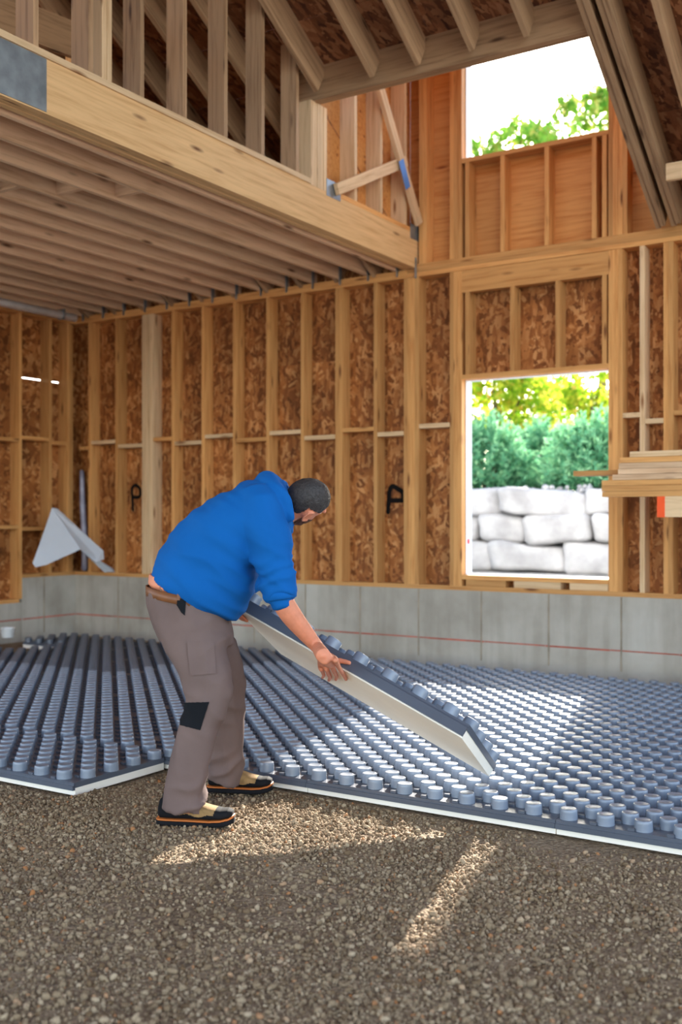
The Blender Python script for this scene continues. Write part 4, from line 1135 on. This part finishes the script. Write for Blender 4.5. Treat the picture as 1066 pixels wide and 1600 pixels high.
def patch_from(src, poly, name, mat, parent, far=9.0, lift=.004, cut=5):
    """A cloth patch sewn over part of a garment: the garment's near surface inside an outline, cut finely, a little proud of it."""
    def inside(x, y):
        ins = False; j = len(poly) - 1
        for i in range(len(poly)):
            (xi, yi), (xj, yj) = poly[i], poly[j]
            if (yi > y) != (yj > y) and x < (xj - xi) * (y - yi) / (yj - yi) + xi: ins = not ins
            j = i
        return ins
    xs_, ys_ = [p[0] for p in poly], [p[1] for p in poly]
    V, F, mp = [], [], {}
    def vert(p):
        k = (round(p.x, 5), round(p.y, 5), round(p.z, 5))
        if k not in mp: mp[k] = len(V); V.append(p)
        return mp[k]
    for f in src.polygons:
        c = f.center; x, y, z = to_px(c)
        if z > far or f.normal.dot(AWAY) > .35 or not (min(xs_) - 6 < x < max(xs_) + 6 and min(ys_) - 6 < y < max(ys_) + 6) or len(f.vertices) != 4: continue
        q = [src.vertices[v].co + src.vertices[v].normal * lift for v in f.vertices]
        g = [[(q[0] * (1 - a / cut) + q[1] * (a / cut)) * (1 - b / cut) + (q[3] * (1 - a / cut) + q[2] * (a / cut)) * (b / cut) for b in range(cut + 1)] for a in range(cut + 1)]
        for a in range(cut):
            for b in range(cut):
                m_ = (g[a][b] + g[a + 1][b + 1]) / 2; x, y, z = to_px(m_)
                if inside(x, y): F.append((vert(g[a][b]), vert(g[a + 1][b]), vert(g[a + 1][b + 1]), vert(g[a][b + 1])))
    return link_mesh(name, mesh_of(name, V, F), parent, mat, True)
patch_from(tmn, [(280, 1098), (327, 1097), (313, 1141), (281, 1133)], 'knee_patch', M['black_cloth'], man, 4.55)['label'] = 'black reinforcing patch behind the knee'
patch_from(tmn, [(270, 935), (291, 935), (289, 962), (283, 957)], 'pocket_lining', M['black_cloth'], man, 4.55)['label'] = 'black pocket corner'
patch_from(tmn, [(292, 1003), (334, 1000), (338, 1052), (297, 1056)], 'cargo_pocket', M['trouser'], man, 4.50, lift=.007)
M['belt'] = plain_mat('brown_leather', srgb(122, 76, 44), .5, nscale=14, namp=.2)
bel = Shape()
def band(secs_, grow, n=36):
    rings = []
    for s_, g in zip(secs_, grow):
        a = sect(*s_, n=n); c = sum(a, Vector()) / n
        rings.append([c + (p - c) * g for p in a])
    return rings
b0 = ((231.5, 914), (352, 937), TZ, .179); b1 = ((231.5, 928), (353, 951), TZ, .184)
ri = band([b0, b0, b1, b1], [1.0, 1.035, 1.035, 1.0]); V, F = ring_loft(ri, cap=False)
bel.add((V, F)); bel.build('belt', M['belt'], man, True)
for px_ in (252, 279):
    q = D_(px_, 923 + (px_ - 248) * .19, TZ - .185 * math.sqrt(max(.1, 1 - ((px_ - 290) / 62) ** 2)) - .006)
    beam_between('belt_loop', man, q + UP * .024, q - UP * .024, .012, .004, 'belt', side=RIGHT)

# -- hair and beard
M['hair'] = plain_mat('dark_hair', srgb(50, 45, 44), .55, spec=.45, nscale=110, namp=.5, bstr=1.0, bscale=190)
M['beard'] = plain_mat('short_beard', srgb(112, 78, 62), .8, spec=.2, nscale=80, namp=.5, bstr=.6, bscale=200)
def hair_piece(name, test, lift, mat):
    V, F, mp = [], [], {}
    for f in me.polygons:
        c = f.center - HEADC
        if c.length > .16 or not test(c.dot(h_f), c.dot(h_r), c.dot(h_u)): continue
        face = []
        for vi in f.vertices:
            if vi not in mp:
                v = me.vertices[vi]; mp[vi] = len(V)
                V.append(v.co + v.normal * (lift + .0025 * noise.noise(Vector(((v.co - HEADC).dot(h_u) * 60, (v.co - HEADC).dot(h_r) * 160, (v.co - HEADC).dot(h_f) * 60)))))
            face.append(mp[vi])
        F.append(tuple(face))
    return link_mesh(name, mesh_of(name, V, F), man, mat, True)
hair_piece('hair', lambda f, r, u: u > -.034 + max(0, f + .06) * .5 and not (u < .034 + (.0 if f < .02 else (f - .02) * 1.0) and f > -.050 and abs(r) > .040) and (u > .048 + max(0, f - .04) * .4 or f < .028) and f < .086, .005, M['hair'])
hair_piece('beard', lambda f, r, u: u < -.030 and f > .0 and not (abs(r) < .022 and -.082 < u < -.055 and f > .075) and u < -.030 - max(0, f - .05) * .2 and u > -.125, .003, M['beard'])
M['eye'] = plain_mat('eyes', srgb(236, 232, 226), .2); M['iris'] = plain_mat('iris', srgb(70, 52, 36), .2)
for s_ in (1, -1):
    e = Shape().add(ellipsoid(hp_(.079, s_ * .031, .008), h_f * .010, h_r * .013, h_u * .009, 14, 9)); eo = e.build('eye', M['eye'], man, True)
    e = Shape().add(ellipsoid(hp_(.0875, s_ * .031, .008), h_f * .0035, h_r * .005, h_u * .005, 12, 7)); e.build('iris', M['iris'], eo, True)

# -- shoes
M['shoe_black'] = plain_mat('black_rubber', srgb(24, 24, 27), .85, spec=.15, nscale=20, namp=.2)
M['shoe_tan'] = plain_mat('tan_suede', srgb(150, 120, 80), .85, spec=.15, nscale=26, namp=.25, bstr=.3, bscale=120)
M['shoe_orange'] = plain_mat('orange_midsole', srgb(190, 104, 40), .6)
def shoe(heel, toe, zb):
    f = Vector((toe.x - heel.x, toe.y - heel.y, 0)); L = f.length; f.normalize(); sd = Vector((-f.y, f.x, 0)); o = Vector((heel.x, heel.y, zb))
    def ring(t, w, z0_, z1_, n=72, pw=2.6):
        out = []
        for j in range(n):
            a = 2 * math.pi * j / n; c_, s__ = math.cos(a), math.sin(a)
            lift = .014 * max(0, (t - .72) / .28) ** 2
            out.append(o + UP * lift + f * (t * L) + sd * (w * math.copysign(abs(c_) ** (2 / pw), c_)) + UP * ((z0_ + z1_) / 2 + (z1_ - z0_) / 2 * math.copysign(abs(s__) ** (2 / pw), s__)))
        return out
    up = [ring(.005, .018, .035, .075), ring(.03, .034, .028, .105), ring(.12, .040, .026, .118), ring(.26, .042, .026, .118), ring(.40, .044, .026, .105), ring(.55, .047, .026, .094), ring(.70, .050, .026, .079), ring(.84, .048, .026, .068), ring(.93, .040, .027, .064), ring(.985, .024, .030, .052)]
    up = [[(up[i][q] * (1 - w_) + up[i + 1][q] * w_) if False else up[i][q].lerp(up[i + 1][q], w_) for q in range(72)] for i in range(len(up) - 1) for w_ in np.arange(0, 1, .06)] + [up[-1]]
    so = Shape().add(ring_loft(up)); me_ = mesh_of('shoe', so.v, so.f)
    me_.materials.append(M['shoe_tan']); me_.materials.append(M['shoe_black'])
    for p in me_.polygons:
        q = p.center - o; t = q.dot(f) / L; z = q.z
        edge = .056 if t < .3 else .048 + .006 * math.sin(t * 20)
        p.material_index = 1 if (t < .20 - (z - .05) * .5 or t > .74 + (z - .03) * .8 or z < edge or (z > .088 and abs((q - o).dot(sd)) < .02)) else 0
    root = link_mesh('shoe', me_, man, None, True)
    def slabz(name, z0_, z1_, grow, mat):
        rings = []
        for t, w in ((.0, .022), (.03, .036), (.12, .042), (.26, .043), (.40, .044), (.55, .049), (.70, .053), (.84, .051), (.93, .041), (.99, .020)):
            rings.append(ring(t + (.012 if t > .9 else -.012 if t < .05 else 0), w + grow, z0_, z1_ + (.006 if t > .93 else 0), 16, 7))
        s = Shape().add(ring_loft(rings)); return s.build(name, mat, root, True)
    slabz('outsole', .0, .022, .0005, M['shoe_black']); slabz('midsole', .0215, .029, .0004, M['shoe_orange'])
    for k in range(5):
        t = .40 + .065 * k; z = .110 - .0095 * k - .0035 * k
        la = o + f * (t * L); s = Shape().add(smooth_tube([la + sd * -.026 + UP * (z - .010), la + UP * (z + .001) + f * .006, la + sd * .026 + UP * (z - .010)], [.0032] * 3, 6, 3)); s.build('lace', M['shoe_black'], root, True)
    col_ = [[o + f * (.19 * L + .044 * math.cos(2 * math.pi * j / 16)) + sd * (.036 * math.sin(2 * math.pi * j / 16)) * g + UP * z for j in range(16)] for g, z in ((1.0, .10), (1.06, .115), (1.0, .128), (.9, .128))]
    s = Shape().add(ring_loft(col_, cap=False)); s.build('collar', M['shoe_black'], root, True)
for he_, to_, _a in FEET: shoe(he_, to_, .002)
